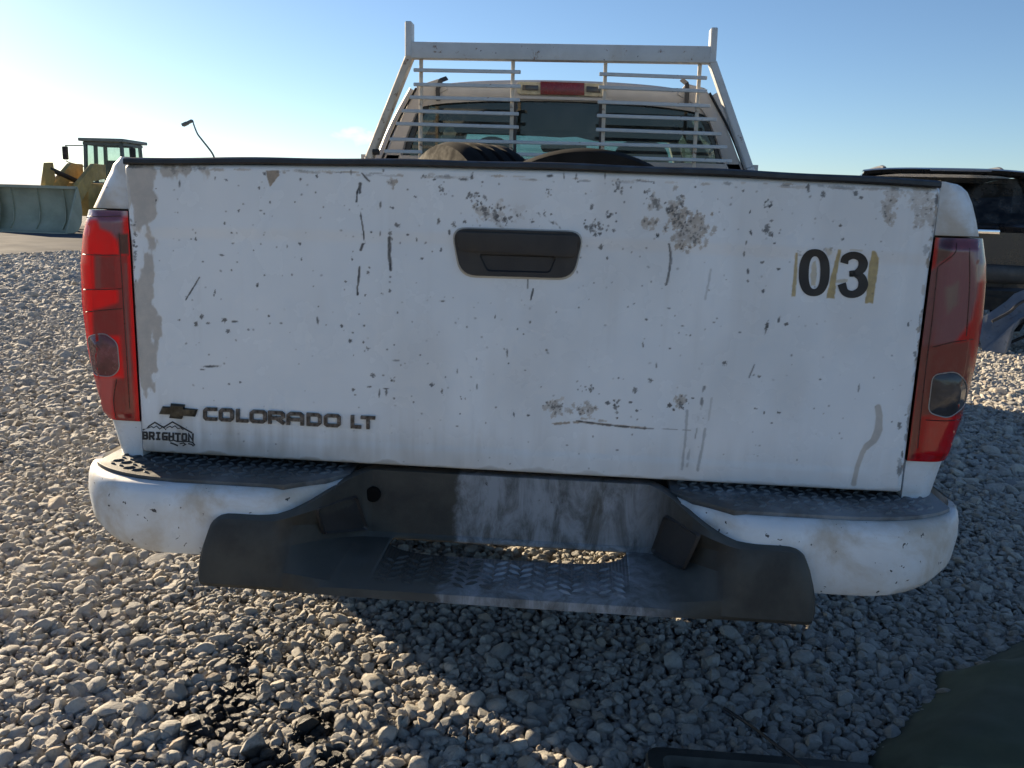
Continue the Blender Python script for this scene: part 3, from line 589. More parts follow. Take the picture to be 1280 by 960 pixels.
def on_gate(px, py, lift):          # a measured point lifted off the tailgate skin
    p = PY(px, py, 0); y = float(tg_y(np.array(p[0]), np.array(p[2]))); p = PY(px, py, y); return np.array([p[0], y-lift, p[2]])
def sheet(name, quads, mat, th, lift=.0006, bevel=0, **k):
    """thin raised shapes lying on the gate; quads given in photo measure"""
    mb = MB()
    for q in quads: mb.prism([on_gate(a, b, lift+th) for a, b in q], (0, th, 0))
    return obj(name, mb, mat, tailgate, bevel=bevel, **k)
# black protective cap along the top
cp = MB(); xx = np.linspace(-.711, .711, 60); pr = [(.006, -.0004), (-.0150, -.0004), (-.0165, .002), (-.0160, .008), (-.010, .0115), (.03, .0125), (.06, .011), (.06, -.0004)]
cp.grid(np.stack([np.stack([xx, np.full_like(xx, y), ztop(xx)+z+.0008*np.sin(xx*23)], -1) for y, z in pr]), flip=True)
for k in (0, -1): cp.add([(xx[k], y, float(ztop(xx[k]))+z) for y, z in pr], [tuple(range(8)) if k else tuple(range(7, -1, -1))])
obj('tailgate_cap', cp, mat_cap, tailgate)

# pull handle
def rrect(pts, r, n=6):
    out = []; m = len(pts); pts = [np.array(p, float) for p in pts]
    for i in range(m):
        a, b, c = pts[i-1], pts[i], pts[(i+1) % m]; u = (a-b)/np.linalg.norm(a-b); v = (c-b)/np.linalg.norm(c-b)
        for k in range(n+1):
            t = k/n; p0, p2 = b+u*r, b+v*r; out.append((1-t)**2*p0+2*t*(1-t)*b+t*t*p2)
    return out
out = rrect([(565, 285), (730, 290), (716, 348), (576, 344)], 20)
inn = rrect([(599, 317), (696, 320), (688, 341), (609, 339)], 5)
hb = MB(); A = np.array([on_gate(a, b, .001) for a, b in out]); cA = A.mean(0); ins = cA+(A-cA)*np.array([.965, 1, .93])-[0, .007, 0]
B = np.array([on_gate(a, b, .008) for a, b in inn]); D = B+[0, .0045, 0]; D = D.mean(0)+(D-D.mean(0))*np.array([.96, 1, .82])
ncap = len(A); hb.grid(np.stack([A, A+(ins-A)*[.4, 1.0, .4], ins]), wrap=True); hb.grid(np.stack([ins, B]), wrap=True); hb.grid(np.stack([B, D]), wrap=True); hb.add(D, [tuple(range(ncap))])
obj('handle_bezel', hb, mat_handle, tailgate, smooth=60)
hf = MB(); flap = rrect([(571, 289), (724, 294), (720, 322), (640, 317), (575, 313)], 7); Fp = np.array([on_gate(a, b, .0095) for a, b in flap])
hf.prism(Fp-[0, .004, 0], (0, .006, 0)); obj('handle_flap', hf, mat_handle, tailgate, bevel=.0018)
rim = MB(); rim_o = rrect([(563.2, 283.4), (731.6, 288.3), (717.4, 350.6), (574.4, 346.6)], 20.5); R0 = np.array([on_gate(a, b, .0008) for a, b in rim_o]); R1 = np.array([on_gate(a, b, .0022) for a, b in out])
rim.grid(np.stack([R0, R1]), wrap=True); obj('handle_seal', rim, worn('aged_seal', (.42, .40, .36), .6, var=.15, bump=0), tailgate)

# badge letters, digits, emblem and sticker
GL = {'C': [[(1, 1), (.16, 1), (0, .84), (0, .16), (.16, 0), (1, 0)]], 'O': [[(.14, 1), (.86, 1), (1, .84), (1, .16), (.86, 0), (.14, 0), (0, .16), (0, .84), 'c']], 'L': [[(0, 1), (0, 0), (1, 0)]],
      'R': [[(0, 0), (0, 1), (.86, 1), (1, .86), (1, .58), (.86, .44), (0, .44)], [(.5, .44), (1, 0)]], 'A': [[(0, 0), (0, .82), (.16, 1), (.84, 1), (1, .82), (1, 0)], [(0, .4), (1, .4)]],
      'D': [[(0, 1), (.82, 1), (1, .82), (1, .18), (.82, 0), (0, 0), 'c']], 'T': [[(0, 1), (1, 1)], [(.5, 1), (.5, 0)]], 'B': [[(0, 0), (0, 1), (.8, 1), (.95, .85), (.95, .62), (.8, .52), (1, .42), (1, .12), (.85, 0), 'c'], [(0, .52), (.8, .52)]],
      'I': [[(.5, 0), (.5, 1)], [(.2, 1), (.8, 1)], [(.2, 0), (.8, 0)]], 'G': [[(1, 1), (.14, 1), (0, .86), (0, .14), (.14, 0), (1, 0), (1, .46), (.55, .46)]], 'H': [[(0, 0), (0, 1)], [(1, 0), (1, 1)], [(0, .5), (1, .5)]], 'N': [[(0, 0), (0, 1), (1, 0), (1, 1)]]}
def glyph(ch, x0, y0, x1, y1, slope, w):      # photo-measure box (y down), inset by half the stroke
    Q = []; x0 += w/2; x1 -= w/2; y0 += w/2; y1 -= w/2
    for st_ in GL[ch]:
        cl = st_[-1] == 'c'; pl = [p for p in st_ if p != 'c']
        pl = [(x0+a*(x1-x0), y1-b*(y1-y0)+slope*a*(x1-x0)) for a, b in pl]
        if not cl:
            pl = [np.array(v_) for v_ in pl]; u_ = pl[0]-pl[1]; v_ = pl[-1]-pl[-2]; pl[0] = pl[0]+u_/np.linalg.norm(u_)*w/2; pl[-1] = pl[-1]+v_/np.linalg.norm(v_)*w/2
        Q += ribbon(pl, w, cl)
    return Q
for ch, a, b in (('C', 255, 272), ('O', 274.5, 293), ('L', 296, 311), ('O', 313, 334), ('R', 336, 356.5), ('A', 359, 380.5), ('D', 384, 402.5), ('O', 405.5, 426.5), ('L', 439, 452), ('T', 451.5, 469.5)):
    y = 508.6+(a-255)*.0535
    sheet('letter', glyph(ch, a, y, b, y+16.4, .045, 4.2), mat_letter, .0045)
# digits
def selm(cx, cy, rx, ry, n=40, e=2.35):
    o = []
    for k in range(n):
        t = 2*math.pi*k/n; c, s_ = math.cos(t), math.sin(t); o.append((cx+rx*math.copysign(abs(c)**(2/e), c), cy+ry*math.copysign(abs(s_)**(2/e), s_)))
    return o
zq = lambda p: (940+p[0]*.1875, 280+p[1]*.1875)
o1, i1 = selm(414, 324, 103, 157), selm(416, 324, 39, 109)
o1 = [(x+(324-y)*.03, y) for x, y in o1]; i1 = [(x+(324-y)*.03, y) for x, y in i1]
sheet('digit', [[zq(o1[k]), zq(o1[(k+1) % 40]), zq(i1[(k+1) % 40]), zq(i1[k])] for k in range(40)], mat_decal, .0005, .0009, smooth=0)
def cr_spline(p, n=8):
    p = [np.array(q, float) for q in p]; p = [2*p[0]-p[1]]+p+[2*p[-1]-p[-2]]; o = []
    for i in range(1, len(p)-2):
        for k in range(n):
            t = k/n; a, b, c, d = p[i-1:i+3]; o.append(.5*((2*b)+(c-a)*t+(2*a-5*b+4*c-d)*t*t+(3*b-a-3*c+d)*t**3))
    return o+[p[-2]]
def vrib(pl, ws):
    p = np.array(pl); ws = np.interp(np.linspace(0, 1, len(p)), np.linspace(0, 1, len(ws)), ws); T = np.gradient(p, axis=0); T /= np.linalg.norm(T, axis=1)[:, None]; N = np.stack([-T[:, 1], T[:, 0]], 1)*ws[:, None]/2
    return [[p[i]+N[i], p[i+1]+N[i+1], p[i+1]-N[i+1], p[i]-N[i]] for i in range(len(p)-1)]
up = cr_spline([(613, 262), (624, 228), (672, 208), (722, 224), (740, 262), (728, 300), (690, 328), (648, 334)])
lo = cr_spline([(648, 330), (690, 332), (728, 358), (740, 404), (718, 448), (668, 469), (618, 452), (596, 398)])
sheet('digit', [[zq(q) for q in Q] for Q in vrib(up, [54, 52, 48, 54, 64, 58, 40, 36])+vrib(lo, [36, 46, 58, 66, 56, 48, 52, 58])], mat_decal, .0005, .0009, smooth=0)
# emblem: a cross-shaped bow tie plate
ez = lambda p: (160+p[0]*.2656, 480+p[1]*.2656)
bt = [(205, 90), (270, 96), (268, 112), (331, 118), (318, 152), (262, 148), (257, 163), (199, 158), (203, 142), (150, 140), (166, 104), (203, 106)]
em = MB(); A = np.array([on_gate(*ez(p), .0008) for p in bt]); c_ = A.mean(0); T_ = c_+(A-c_)*[.9, 1, .78]-[0, .006, 0]; em.grid(np.stack([A, A-[0, .003, 0], T_]), wrap=True); em.add(T_, [tuple(range(12))])
obj('emblem', em, mat_gold, tailgate, smooth=20)
sq = []
for k, ch in enumerate('BRIGHTON'):
    a = 178+k*8.15; y = 539.0+k*.34; sq += glyph(ch, a, y, a+7.5, y+10.4, .04, 2.5)
for pl, w in (([(70, 217), (127, 180), (168, 204), (210, 178), (303, 230)], 6.5), ([(92, 208), (112, 200), (122, 206), (135, 197), (150, 212), (166, 200), (180, 216)], 4), ([(180, 208), (198, 198), (208, 205), (222, 196), (236, 210), (250, 206), (262, 216)], 4),
              ([(196, 268), (215, 264), (232, 270), (280, 270), (304, 274), (316, 288)], 6), ([(200, 276), (222, 284), (236, 290)], 7), ([(244, 281), (262, 277), (272, 284), (258, 291)], 5), ([(284, 280), (300, 284), (310, 292)], 6)):
    sq += ribbon([ez(p) for p in pl], w*.2656)
sheet('sticker', sq, mat_print, .0003, .0007, smooth=0)

# --- rear corners of the bed with the lamps
from mathutils.bvhtree import BVHTree
mat_seam = worn('lens_seam', (.06, .012, .014), .3, bump=0)
SIL = [(150, 196.5), (136, 205), (126, 224), (116, 246), (108, 263), (101, 292), (98, 330), (100, 380), (108, 440), (120, 490), (135, 527), (150, 576), (152, 585)]
SIL_R = [(1182, 228), (1196, 229), (1208, 232), (1217, 240), (1223, 254), (1228, 275), (1232, 299), (1236, 330), (1236, 352), (1232, 400), (1222, 460), (1205, 524), (1184, 579), (1169, 620), (1167, 634)]
sil = np.array([PY(a, b, .05) for a, b in SIL])[::-1]; SZL, SXL = sil[:, 2], -sil[:, 0]
sil = np.array([PY(a, b, .05) for a, b in SIL_R])[::-1]; SZR, SXR = sil[:, 2], sil[:, 0]
SZ = SZL; CUR = -1
def xo(z): return np.interp(z, SZL, SXL) if CUR < 0 else np.interp(z, SZR, SXR)
XI = .7240
def plan(z, off=0.0, y1=.30, n=14, xi=XI):       # path round the corner at height z
    X = float(xo(z))+off; r = min(.055, max(X-xi-.004, .006)); t = np.linspace(0, math.pi/2, n)
    a = [(xi, 0-off), (xi+(X-r-xi)*.5, 0-off)]+[(X-r+r*math.sin(q), .075-.075*math.cos(q)-off*math.cos(q)) for q in t]
    return [(x, y+.02) for x, y in a]+[(X, y1*.6), (X, y1)]
for side in (-1, 1):
    CUR = side; zend = float((SZL if side < 0 else SZR)[-1])
    mb = MB(); zz = np.concatenate([np.linspace(.535, 1.08, 60), np.linspace(1.084, zend, 14)])
    zin = [-.058 if .630 < z < 1.029 else 0 for z in zz]
    Q = np.array([[(side*x, y, z) for x, y in plan(z, o, .30)] for z, o in zip(zz, zin)]); mb.grid(Q, flip=side < 0)
    inner = np.array([[(side*XI, .02, z), (side*(XI-.0), .30, z)] for z in zz]); mb.grid(inner, flip=side > 0)
    mb.add([Q[-1][k] for k in range(Q.shape[1])]+[(side*XI, .30, zz[-1])], [tuple(range(Q.shape[1]+1)) if side > 0 else tuple(range(Q.shape[1], -1, -1))])
    # flank with the wheel arch
    ys = np.linspace(.30, 1.86, 60); zb = np.maximum(.50, np.where(np.abs(ys-1.08) < .44, .36+np.sqrt(np.maximum(.44**2-(ys-1.08)**2, 0)), 0)); tq = np.linspace(0, 1, 14)
    zt_ = 1.113; G = np.array([[(side*float(xo(b+(zt_-b)*q)), y, b+(zt_-b)*q) for y, b in zip(ys, zb)] for q in tq]); mb.grid(G, flip=side < 0)
    mb.box((side*.745, 1.08, 1.118), (.07, 1.56, .016))
    mb.box((side*.70, 1.0, .86), (.02, 1.7, .48))
    bs = obj('bedside', mb, mat_white, TR, smooth=50)
    g_ = MB(); g_.box((side*.7205, .048, .845), (.008, .03, .56)); obj('gap_seal', g_, worn('gap_dirt', (.07, .058, .045), .9, var=.4, scale=30), bs)
    # lamp
    zl = np.linspace(.629, 1.030, 120); W_ = []
    for z in zl:
        p = np.array(plan(z, .005, .17, 26)); s_ = np.concatenate([[0], np.cumsum(np.hypot(*np.diff(p, axis=0).T))]); q = np.linspace(0, s_[-1], 64)
        W_.append(np.stack([side*np.interp(q, s_, p[:, 0]), np.interp(q, s_, p[:, 1]), np.full(64, z)], -1))
    W_ = np.array(W_)
    fr = sstep(0, .02, zl-zl[0])*sstep(0, .02, zl[-1]-zl); eu = sstep(0, .12, np.linspace(0, 1, 64))
    W_[:, :, 1] -= .010*(fr[:, None]*eu[None, :])*(np.abs(W_[:, :, 0]) < .80)*1.0
    lm = MB(); lm.grid(W_, flip=side < 0); lm.grid(np.stack([W_[0], W_[0]+[0, .05, 0]])); lm.grid(np.stack([W_[-1], W_[-1]+[0, .05, 0]])); lm.grid(np.stack([W_[:, 0], W_[:, 0]+[0, .04, 0]]))
    lamp = obj('tail_lamp', lm, mat_lens, TR, smooth=60, label='tail lamp with faded lilac lens over red' if side > 0 else 'tail lamp glowing red with dark chambers')
    d = W_-CAM; dz = d@cf; PXs = 640+FPX*(d@cr)/dz; PYs = 480+FPX*(d@cd)/dz
    zone = np.zeros((*PXs.shape, 4)); zone[...] = (.78, .012, .020, .9)
    nzx = (fbm(PXs*.06, PYs*.035, 5, 3)-.5)*6
    def band(poly, colr, soft=2.0, rough=1.0):
        Pp = np.array(poly, float); X, Y = PXs+nzx*rough*.5, PYs+nzx*rough*.7; ins = np.zeros(X.shape, bool); D = np.full(X.shape, 1e9)
        for a, b in zip(Pp, np.roll(Pp, -1, 0)):
            c = ((a[1] > Y) != (b[1] > Y)); xi_ = (b[0]-a[0])*(Y-a[1])/(b[1]-a[1]+1e-9)+a[0]; ins ^= c & (X < xi_)
            e = b-a; t = np.clip(((X-a[0])*e[0]+(Y-a[1])*e[1])/(e@e+1e-9), 0, 1); D = np.minimum(D, np.hypot(X-a[0]-t*e[0], Y-a[1]-t*e[1]))
        m = sstep(-soft, soft, np.where(ins, D, -D))[..., None]; zone[...] = zone*(1-m)+np.array(colr)*m
    MAR = (.24, .012, .018, .3); HAZ = (.18, .058, .08, .15); DRK = (.07, .012, .014, .02)
    if side < 0:
        band([(90, 255), (160, 255), (160, 270), (96, 276)], (.50, .42, .45, .35), 3)
        band([(117, 262), (154, 262), (154, 292), (146, 300), (138, 290), (124, 284)], (.20, .09, .125, .15), 3)
        band([(146, 292), (160, 292), (162, 320), (150, 318)], DRK, 1.5)
        band([(119, 320), (146, 319), (148, 362), (119, 361)], MAR, 3, .4); band([(118, 318), (126, 319), (126, 362), (119, 361)], (.22, .05, .05, .25), 2, .3)
        band([(116, 388), (150, 378), (154, 420), (116, 420)], MAR, 3, .5)
        band([(145, 320), (159, 320), (170, 530), (160, 530), (150, 420)], (.30, .014, .02, .2), 2, .3); band([(155, 330), (158, 330), (166, 525), (163, 525)], (.2, .08, .08, .05), 1, .2)
        band([(114, 470), (150, 472), (140, 500), (142, 530), (120, 530)], (.52, .13, .12, .55), 4, .6)
        band([(142, 474), (163, 472), (168, 532), (146, 532), (140, 500)], (.24, .012, .016, .2), 2, .4)
    else:
        band([(1175, 290), (1196, 290), (1196, 306), (1186, 322), (1170, 332)], (.07, .018, .025, .03), 1.5, .3)
        band([(1196, 290), (1240, 290), (1240, 325), (1226, 352), (1216, 400), (1190, 432), (1164, 446), (1170, 332), (1187, 322)], HAZ, 3.5, 1.0)
        band([(1160, 340), (1174, 330), (1166, 440), (1154, 480), (1150, 440)], (.15, .04, .055, .05), 3, .6)
        band([(1182, 360), (1198, 352), (1196, 380), (1184, 392)], (.17, .11, .10, .1), 4, 1.2)
        band([(1158, 432), (1212, 425), (1216, 470), (1205, 520), (1152, 520)], (.17, .010, .013, .12), 3, .6)
        band([(1150, 430), (1166, 440), (1152, 520), (1143, 575), (1136, 575)], (.17, .02, .022, .04), 2, .4)
        band([(1157, 524), (1240, 515), (1240, 580), (1150, 580)], (.55, .008, .014, .4), 2, .3)
        band([(1232, 300), (1250, 300), (1250, 345), (1240, 420), (1228, 420)], (.50, .03, .02, .6), 3, .5)
    a_ = lamp.data.attributes.new('zone', 'FLOAT_COLOR', 'POINT'); cc = np.zeros((len(lamp.data.vertices), 4), np.float32); cc[:, 0] = .05; cc[:zone.shape[0]*zone.shape[1]] = zone.reshape(-1, 4); a_.data.foreach_set('color', cc.ravel())
    ov = rrect([(110, 420), (131, 416), (147, 428), (150, 462), (140, 471), (118, 469)], 7, 4) if side < 0 else rrect([(1166, 468), (1196, 464), (1209, 480), (1205, 508), (1186, 523), (1160, 516)], 9, 4)
    lbv = BVHTree.FromPolygons([Vector(v) for v in lm.v], lm.f)
    def on_lens(a, b, lift):
        v = Vector(ray(a, b)).normalized(); h = lbv.ray_cast(Vector(CAM), v)
        if h[0] is None: h = lbv.find_nearest(Vector(PY(a, b, .03)))
        n_ = h[1] if h[1].dot(v) < 0 else -h[1]; return np.array(h[0]+n_*lift)
    rv = np.array([on_lens(a, b, .0012) for a, b in ov])
    rm = MB(); rm.tube(list(rv)+[rv[0], rv[1]], .0010, 6); obj('lamp_ring', rm, mat_ring, lamp)
    oc = np.mean(ov, 0); rl = MB(); rows = [[on_lens(*(oc+(np.array(o_)-oc)*f), h) for o_ in ov] for f, h in ((1, .0006), (.88, .0025), (.6, .004), (.3, .0048), (.05, .005))]
    rl.grid(np.array(rows), wrap=True); rl.add(rows[-1], [tuple(range(len(ov)))])
    obj('reverse_lens', rl, mat_clear if side > 0 else worn('clouded_lamp_plastic', (.15, .045, .05), .2, var=.4, scale=40, bump=.4), lamp)
    SE = [[(104, 318), (125, 319), (150, 319)], [(105, 362), (128, 362), (152, 361)], [(108, 390), (128, 388), (153, 386)], [(149, 292), (153, 360), (158, 440), (163, 522)], [(146, 474), (142, 500), (146, 527)], [(100, 270), (125, 271), (151, 270)]] if side < 0 else \
         [[(1166, 434), (1190, 428), (1216, 424)], [(1157, 525), (1182, 526), (1204, 524)], [(1172, 334), (1165, 400), (1155, 480), (1147, 560)], [(1196, 304), (1194, 316), (1184, 325), (1173, 333)], [(1212, 310), (1212, 360), (1208, 420)]]
    for s_ in SE:
        sm2 = MB(); sm2.tube([on_lens(a, b, .0003) for a, b in cr_spline(s_, 6)], .0009, 5); obj('lens_seam', sm2, mat_seam, lamp)

# --- rear bumper
def fy(x):                                    # plan curve of the bumper face
    a = abs(x); return -.128 if a < .60 else -.128+.15*(1-math.sqrt(max(0, 1-((a-.60)/.222)**2)))
sx_ = np.concatenate([np.linspace(.285, .60, 22), .60+.222*np.sin(np.linspace(.06, math.pi/2, 20))])
pad_top = .552
for side in (-1, 1):
    mb = MB(); rows = []
    for x in sx_:
        y = fy(x); e = max(0, (x-.60)/.222); zb = .418+.042*e**3; tuck = .012+.014*e**2; q = max(0, (.44-x)/.155); dz = .0
        pr = [(y+.05, pad_top-.004), (y+.022, pad_top-.002), (y+.008, pad_top-.008), (y+.001, pad_top-.020), (y-.003, pad_top-.045), (y-.002, zb+.05), (y+.002, zb+.018), (y+tuck, zb+.001), (y+tuck+.05, zb-.004)]
        pr = [(a+.11*q**1.6, b if q <= 0 else max(b, zb+(.128)*min(1, q*1.25))) for a, b in pr]
        rows.append([(side*(x-(tuck-.02)*(k > 5)*.6), a, b) for k, (a, b) in enumerate(pr)])
    xl = rows[-1]
    for dy in (.04, .12, .24): rows.append([(x_, max(y_, xl[4][1])+dy, z_) for x_, y_, z_ in xl])
    mb.grid(np.array(rows), flip=side > 0); shell = obj('bumper_wing', mb, mat_white, TR, smooth=50)
    # step pad with moulded tread
    fr = [(x, fy(x)+.026) for x in np.linspace(.40, .60, 6)]+[(x, fy(x)+.028) for x in .60+.195*np.sin(np.linspace(.1, 1.45, 10))]
    poly = [(.300, -.012)]+[(.335, -.055)]+fr+[(.795, .085), (.30, .085)]
    sp = MB(); sp.prism([(side*x, y, pad_top-.006) for x, y in poly], (0, 0, .011)); pad = obj('step_pad', sp, worn('step_plastic', (.055, .058, .06), .5, var=.3, dust=.75 if side > 0 else .4, dustcol=(.25, .27, .29), bump=.3, bscale=300), TR, bevel=.003)
    tm = MB(); zt = pad_top+.005
    for i in range(22):
        for j in range(9):
            x = .325+i*.0215; y = -.095+j*.020+(i % 2)*.010
            f = fy(x)+.045 if x > .39 else -.02-(x-.325)*.6
            if y < f or y > .07 or x > .775: continue
            an = .65 if (i+j) % 2 else -.65; c, s_ = math.cos(an), math.sin(an); a, b = .0125, .0042
            pp = [(-a, 0), (0, -b), (a, 0), (0, b)]; base = [(side*(x+u*c-v*s_), y+u*s_+v*c, zt-.0005) for u, v in pp]; top = [(side*(x+.55*(u*c-v*s_)), y+.55*(u*s_+v*c), zt+.0032) for u, v in pp]
            tm.add(base+top, [(4, 5, 6, 7), (0, 1, 5, 4), (1, 2, 6, 5), (2, 3, 7, 6), (3, 0, 4, 7)])
    tag(obj('tread', tm, pad.data.materials[0], pad, smooth=0), kind='stuff')

# black middle cover: shoulders, recess, licence plate wall and low step
ST = []
def sec(x, P): ST.append([(x, y, z) for y, z in P])
def shoulder(x, top=.507, bot=.384): return [(-.05, top+.002), (-.137, top+.001), (-.148, top-.003), (-.154, top-.013), (-.163, .46), (-.170, .42), (-.174, bot+.008), (-.169, bot), (-.05, bot-.004)]
def basin(x, t): # recess
    return [(.022, .565), (.004, .560), (.0, .50), (-.004, .440), (-.012, .432), (-.205, .424), (-.218, .420), (-.222, .407), (-.10, .396)]
def lerp(a, b, t): return [(p[0]*(1-s)+q[0]*s, p[1]*(1-s)+q[1]*s) for p, q, s in ((p, q, t**1.9 if i < 3 else t) for i, (p, q) in enumerate(zip(a, b)))]
cov = MB(); stx = [(-.538, 0, .0), (-.534, 1, 0), (-.530, 2, 0), (-.520, 3, 0), (-.508, 3, 0), (-.49, 3, 0), (-.44, 3, 0), (-.405, 3, 0), (-.385, 3, .05), (-.360, 3, .24), (-.330, 3, .52), (-.300, 3, .79), (-.276, 3, .95), (-.262, 3, 1.0), (-.15, 3, 1), (0, 3, 1), (.15, 3, 1)]
full = stx+[(-a, b, c) for a, b, c in stx[::-1]]
rows = []
for x, e, t in full:
    sh = shoulder(x); sh = [(y, z) for y, z in sh]
    if e < 3: k = (.012, .004, .001)[e]; sh = [(y+k*(1 if y < -.12 else 0), z-k*np.sign(z-.445)) for y, z in sh]
    if abs(x) < .40: d = min(1, max(0, (.40-abs(x))/.10)); sh = [(y, z+(.030, .030, .030, .028, .014)[i]*d if i < 5 else z) for i, (y, z) in enumerate(sh)]
    a_ = abs(x); tp_ = sstep(.40, .538, a_); rr_ = max(0, (a_-.500)/.038); dn = .024*(1-math.sqrt(max(0, 1-min(1, rr_)**2)))
    sh = [(y, z-dn*(1 if i < 4 else 0)) for i, (y, z) in enumerate(sh)]
    rows.append([(x-math.copysign(.018*tp_*max(0, (z-.384)/.123)**1.8, x), y, z) for y, z in lerp(sh, basin(x, 0), t)])
R_ = np.array(rows)
# fine resample for smooth moulding
def resample(R, nu, nv):
    u = np.linspace(0, R.shape[0]-1, nu); v = np.linspace(0, R.shape[1]-1, nv); i = np.clip(u.astype(int), 0, R.shape[0]-2); f = (u-i)[:, None, None]; R2 = R[i]*(1-f)+R[i+1]*f
    j = np.clip(v.astype(int), 0, R.shape[1]-2); g_ = (v-j)[None, :, None]; return R2[:, j]*(1-g_)+R2[:, j+1]*g_
fx_ = np.array([f[0] for f in full]); iu = np.interp(np.linspace(-.538, .538, 180), fx_, np.arange(len(R_)))
i0 = np.clip(iu.astype(int), 0, len(R_)-2); f_ = (iu-i0)[:, None, None]; R2 = R_[i0]*(1-f_)+R_[i0+1]*f_
m, n = R2.shape[:2]; F = []
hx = np.linspace(-.538, .538, 180)
for a in range(m-1):
    for b in range(n-1):
        F.append((a*n+b, (a+1)*n+b, (a+1)*n+b+1, a*n+b+1))
# the slot between plate wall and step is left open: split that band
V = R2.reshape(-1, 3).tolist(); F2 = []
for a in range(m-1):
    for b in range(n-1):
        xm = hx[a]
        if b == 4 and -.222 < xm < .222:
            # open slot along the foot of the plate wall, then the step carries on
            f0, f1 = [.005+.34*math.sqrt(max(0, 1-min(1, abs(h_)/.226)**5)) for h_ in (hx[a], hx[a+1])]
            q0 = R2[a, 4]*(1-f0)+R2[a, 5]*f0; q1 = R2[a+1, 4]*(1-f1)+R2[a+1, 5]*f1; k = len(V); V += [q0.tolist(), q1.tolist(), (q0-[0, -.004, .03]).tolist(), (q1-[0, -.004, .03]).tolist()]
            F2.append((a*n+5, (a+1)*n+5, k+1, k)); F2 += [(k, k+1, k+3, k+2)] if min(f0, f1) > .30 else []
        else: F2.append((a*n+b+1, (a+1)*n+b+1, (a+1)*n+b, a*n+b))
cov.add(V, F2+[tuple(range(n)), tuple(range((m-1)*n+n-1, (m-1)*n-1, -1))])
def cover_mat():
    t = NT('bumper_cover'); p = t.coord(); q = t.n('ShaderNodeSeparateXYZ'); t.set(q.inputs[0], p); g_ = t.n('ShaderNodeNewGeometry'); sn = t.n('ShaderNodeSeparateXYZ'); t.set(sn.inputs[0], g_.outputs['Normal'])
    n1 = t.noise(p, 9, 7, .65, .2); n2 = t.noise(t.map(p, (26, 26, 8)), 1, 8, .72, .6); n3 = t.noise(p, 60, 5, .7)
    base = t.mix(t.ramp(n1, .3, .7), (.050, .050, .044), (.030, .030, .028))
    # dried chalky film on the plate wall, right of the middle
    inx = t.math('MULTIPLY', t.ramp(t.math('ADD', q.outputs[0], t.math('MULTIPLY', t.math('SUBTRACT', n1, .5), .10)), -.105, -.085), t.ramp(t.math('ADD', q.outputs[0], t.math('MULTIPLY', n1, .06)), .36, .24))
    film = t.math('MULTIPLY', inx, t.ramp(t.math('ADD', t.math('MULTIPLY', n2, .75), t.math('MULTIPLY', n1, .35)), .40, .66, .12, 1.0))
    base = t.mix(film, base, (.27, .29, .32))
    base = t.mix(t.math('MULTIPLY', inx, t.ramp(n3, .66, .72, 0, .8)), base, (.04, .04, .042))
    dust = t.math('MULTIPLY', t.ramp(sn.outputs[2], .35, .9), t.ramp(n1, .35, .75, .1, .7)); base = t.mix(dust, base, (.12, .118, .105))
    scr = t.ramp(t.noise(t.map(p, (9, 30, 60)), 9, 6, .75, .4), .70, .74, 0, .7); base = t.mix(t.math('MULTIPLY', scr, t.ramp(q.outputs[2], -.05, -.085)), base, (.34, .32, .28))
    fl = t.ramp(t.noise(t.map(p, loc=(2, 5, 1)), 38, 7, .75), .735, .75, 0, .8); base = t.mix(fl, base, (.36, .36, .35))
    t.bump(t.math('ADD', t.noise(p, 420, 2), t.math('MULTIPLY', n1, 3.0)), .22, .0012)
    return t.fin(base, t.ramp(n1, .3, .7, .5, .75), 0.0, .4)
cover = obj('bumper_cover', cov, cover_mat(), TR, smooth=34, bevel=0)
so = cover.modifiers.new('thickness', 'SOLIDIFY'); so.thickness = .006; so.offset = -1
# tread on the low step
for half in (0, 1):
  tm = MB()
  for i in ((range(0, 8), range(8, 19))[half]):
      for j in range(6):
          x = -.205+i*.0228; y = -.190+j*.021+(i % 2)*.0105
          if y > -.085: continue
          zt = .4318-(-.012-y)/.193*.008+.0002; an = .6 if i % 2 else -.6; c, s_ = math.cos(an), math.sin(an); a, b = .0145, .004
          pp = [(-a, 0), (0, -b), (a, 0), (0, b)]; base = [(x+u*c-v*s_, y+u*s_+v*c, zt-.0006) for u, v in pp]; top = [(x+.55*(u*c-v*s_), y+.55*(u*s_+v*c), zt+.0034) for u, v in pp]
          tm.add(base+top, [(4, 5, 6, 7), (0, 1, 5, 4), (1, 2, 6, 5), (2, 3, 7, 6), (3, 0, 4, 7)])
  tag(obj('tread', tm, worn('chalky_step', (.06, .062, .066), .6, var=.4, scale=14, dust=.8, dustcol=(.33, .35, .385), bump=.3) if half else worn('dirty_step', (.036, .036, .034), .6, var=.3, scale=14, dust=.3, dustcol=(.10, .095, .085), bump=.3), cover, smooth=0), kind='stuff')
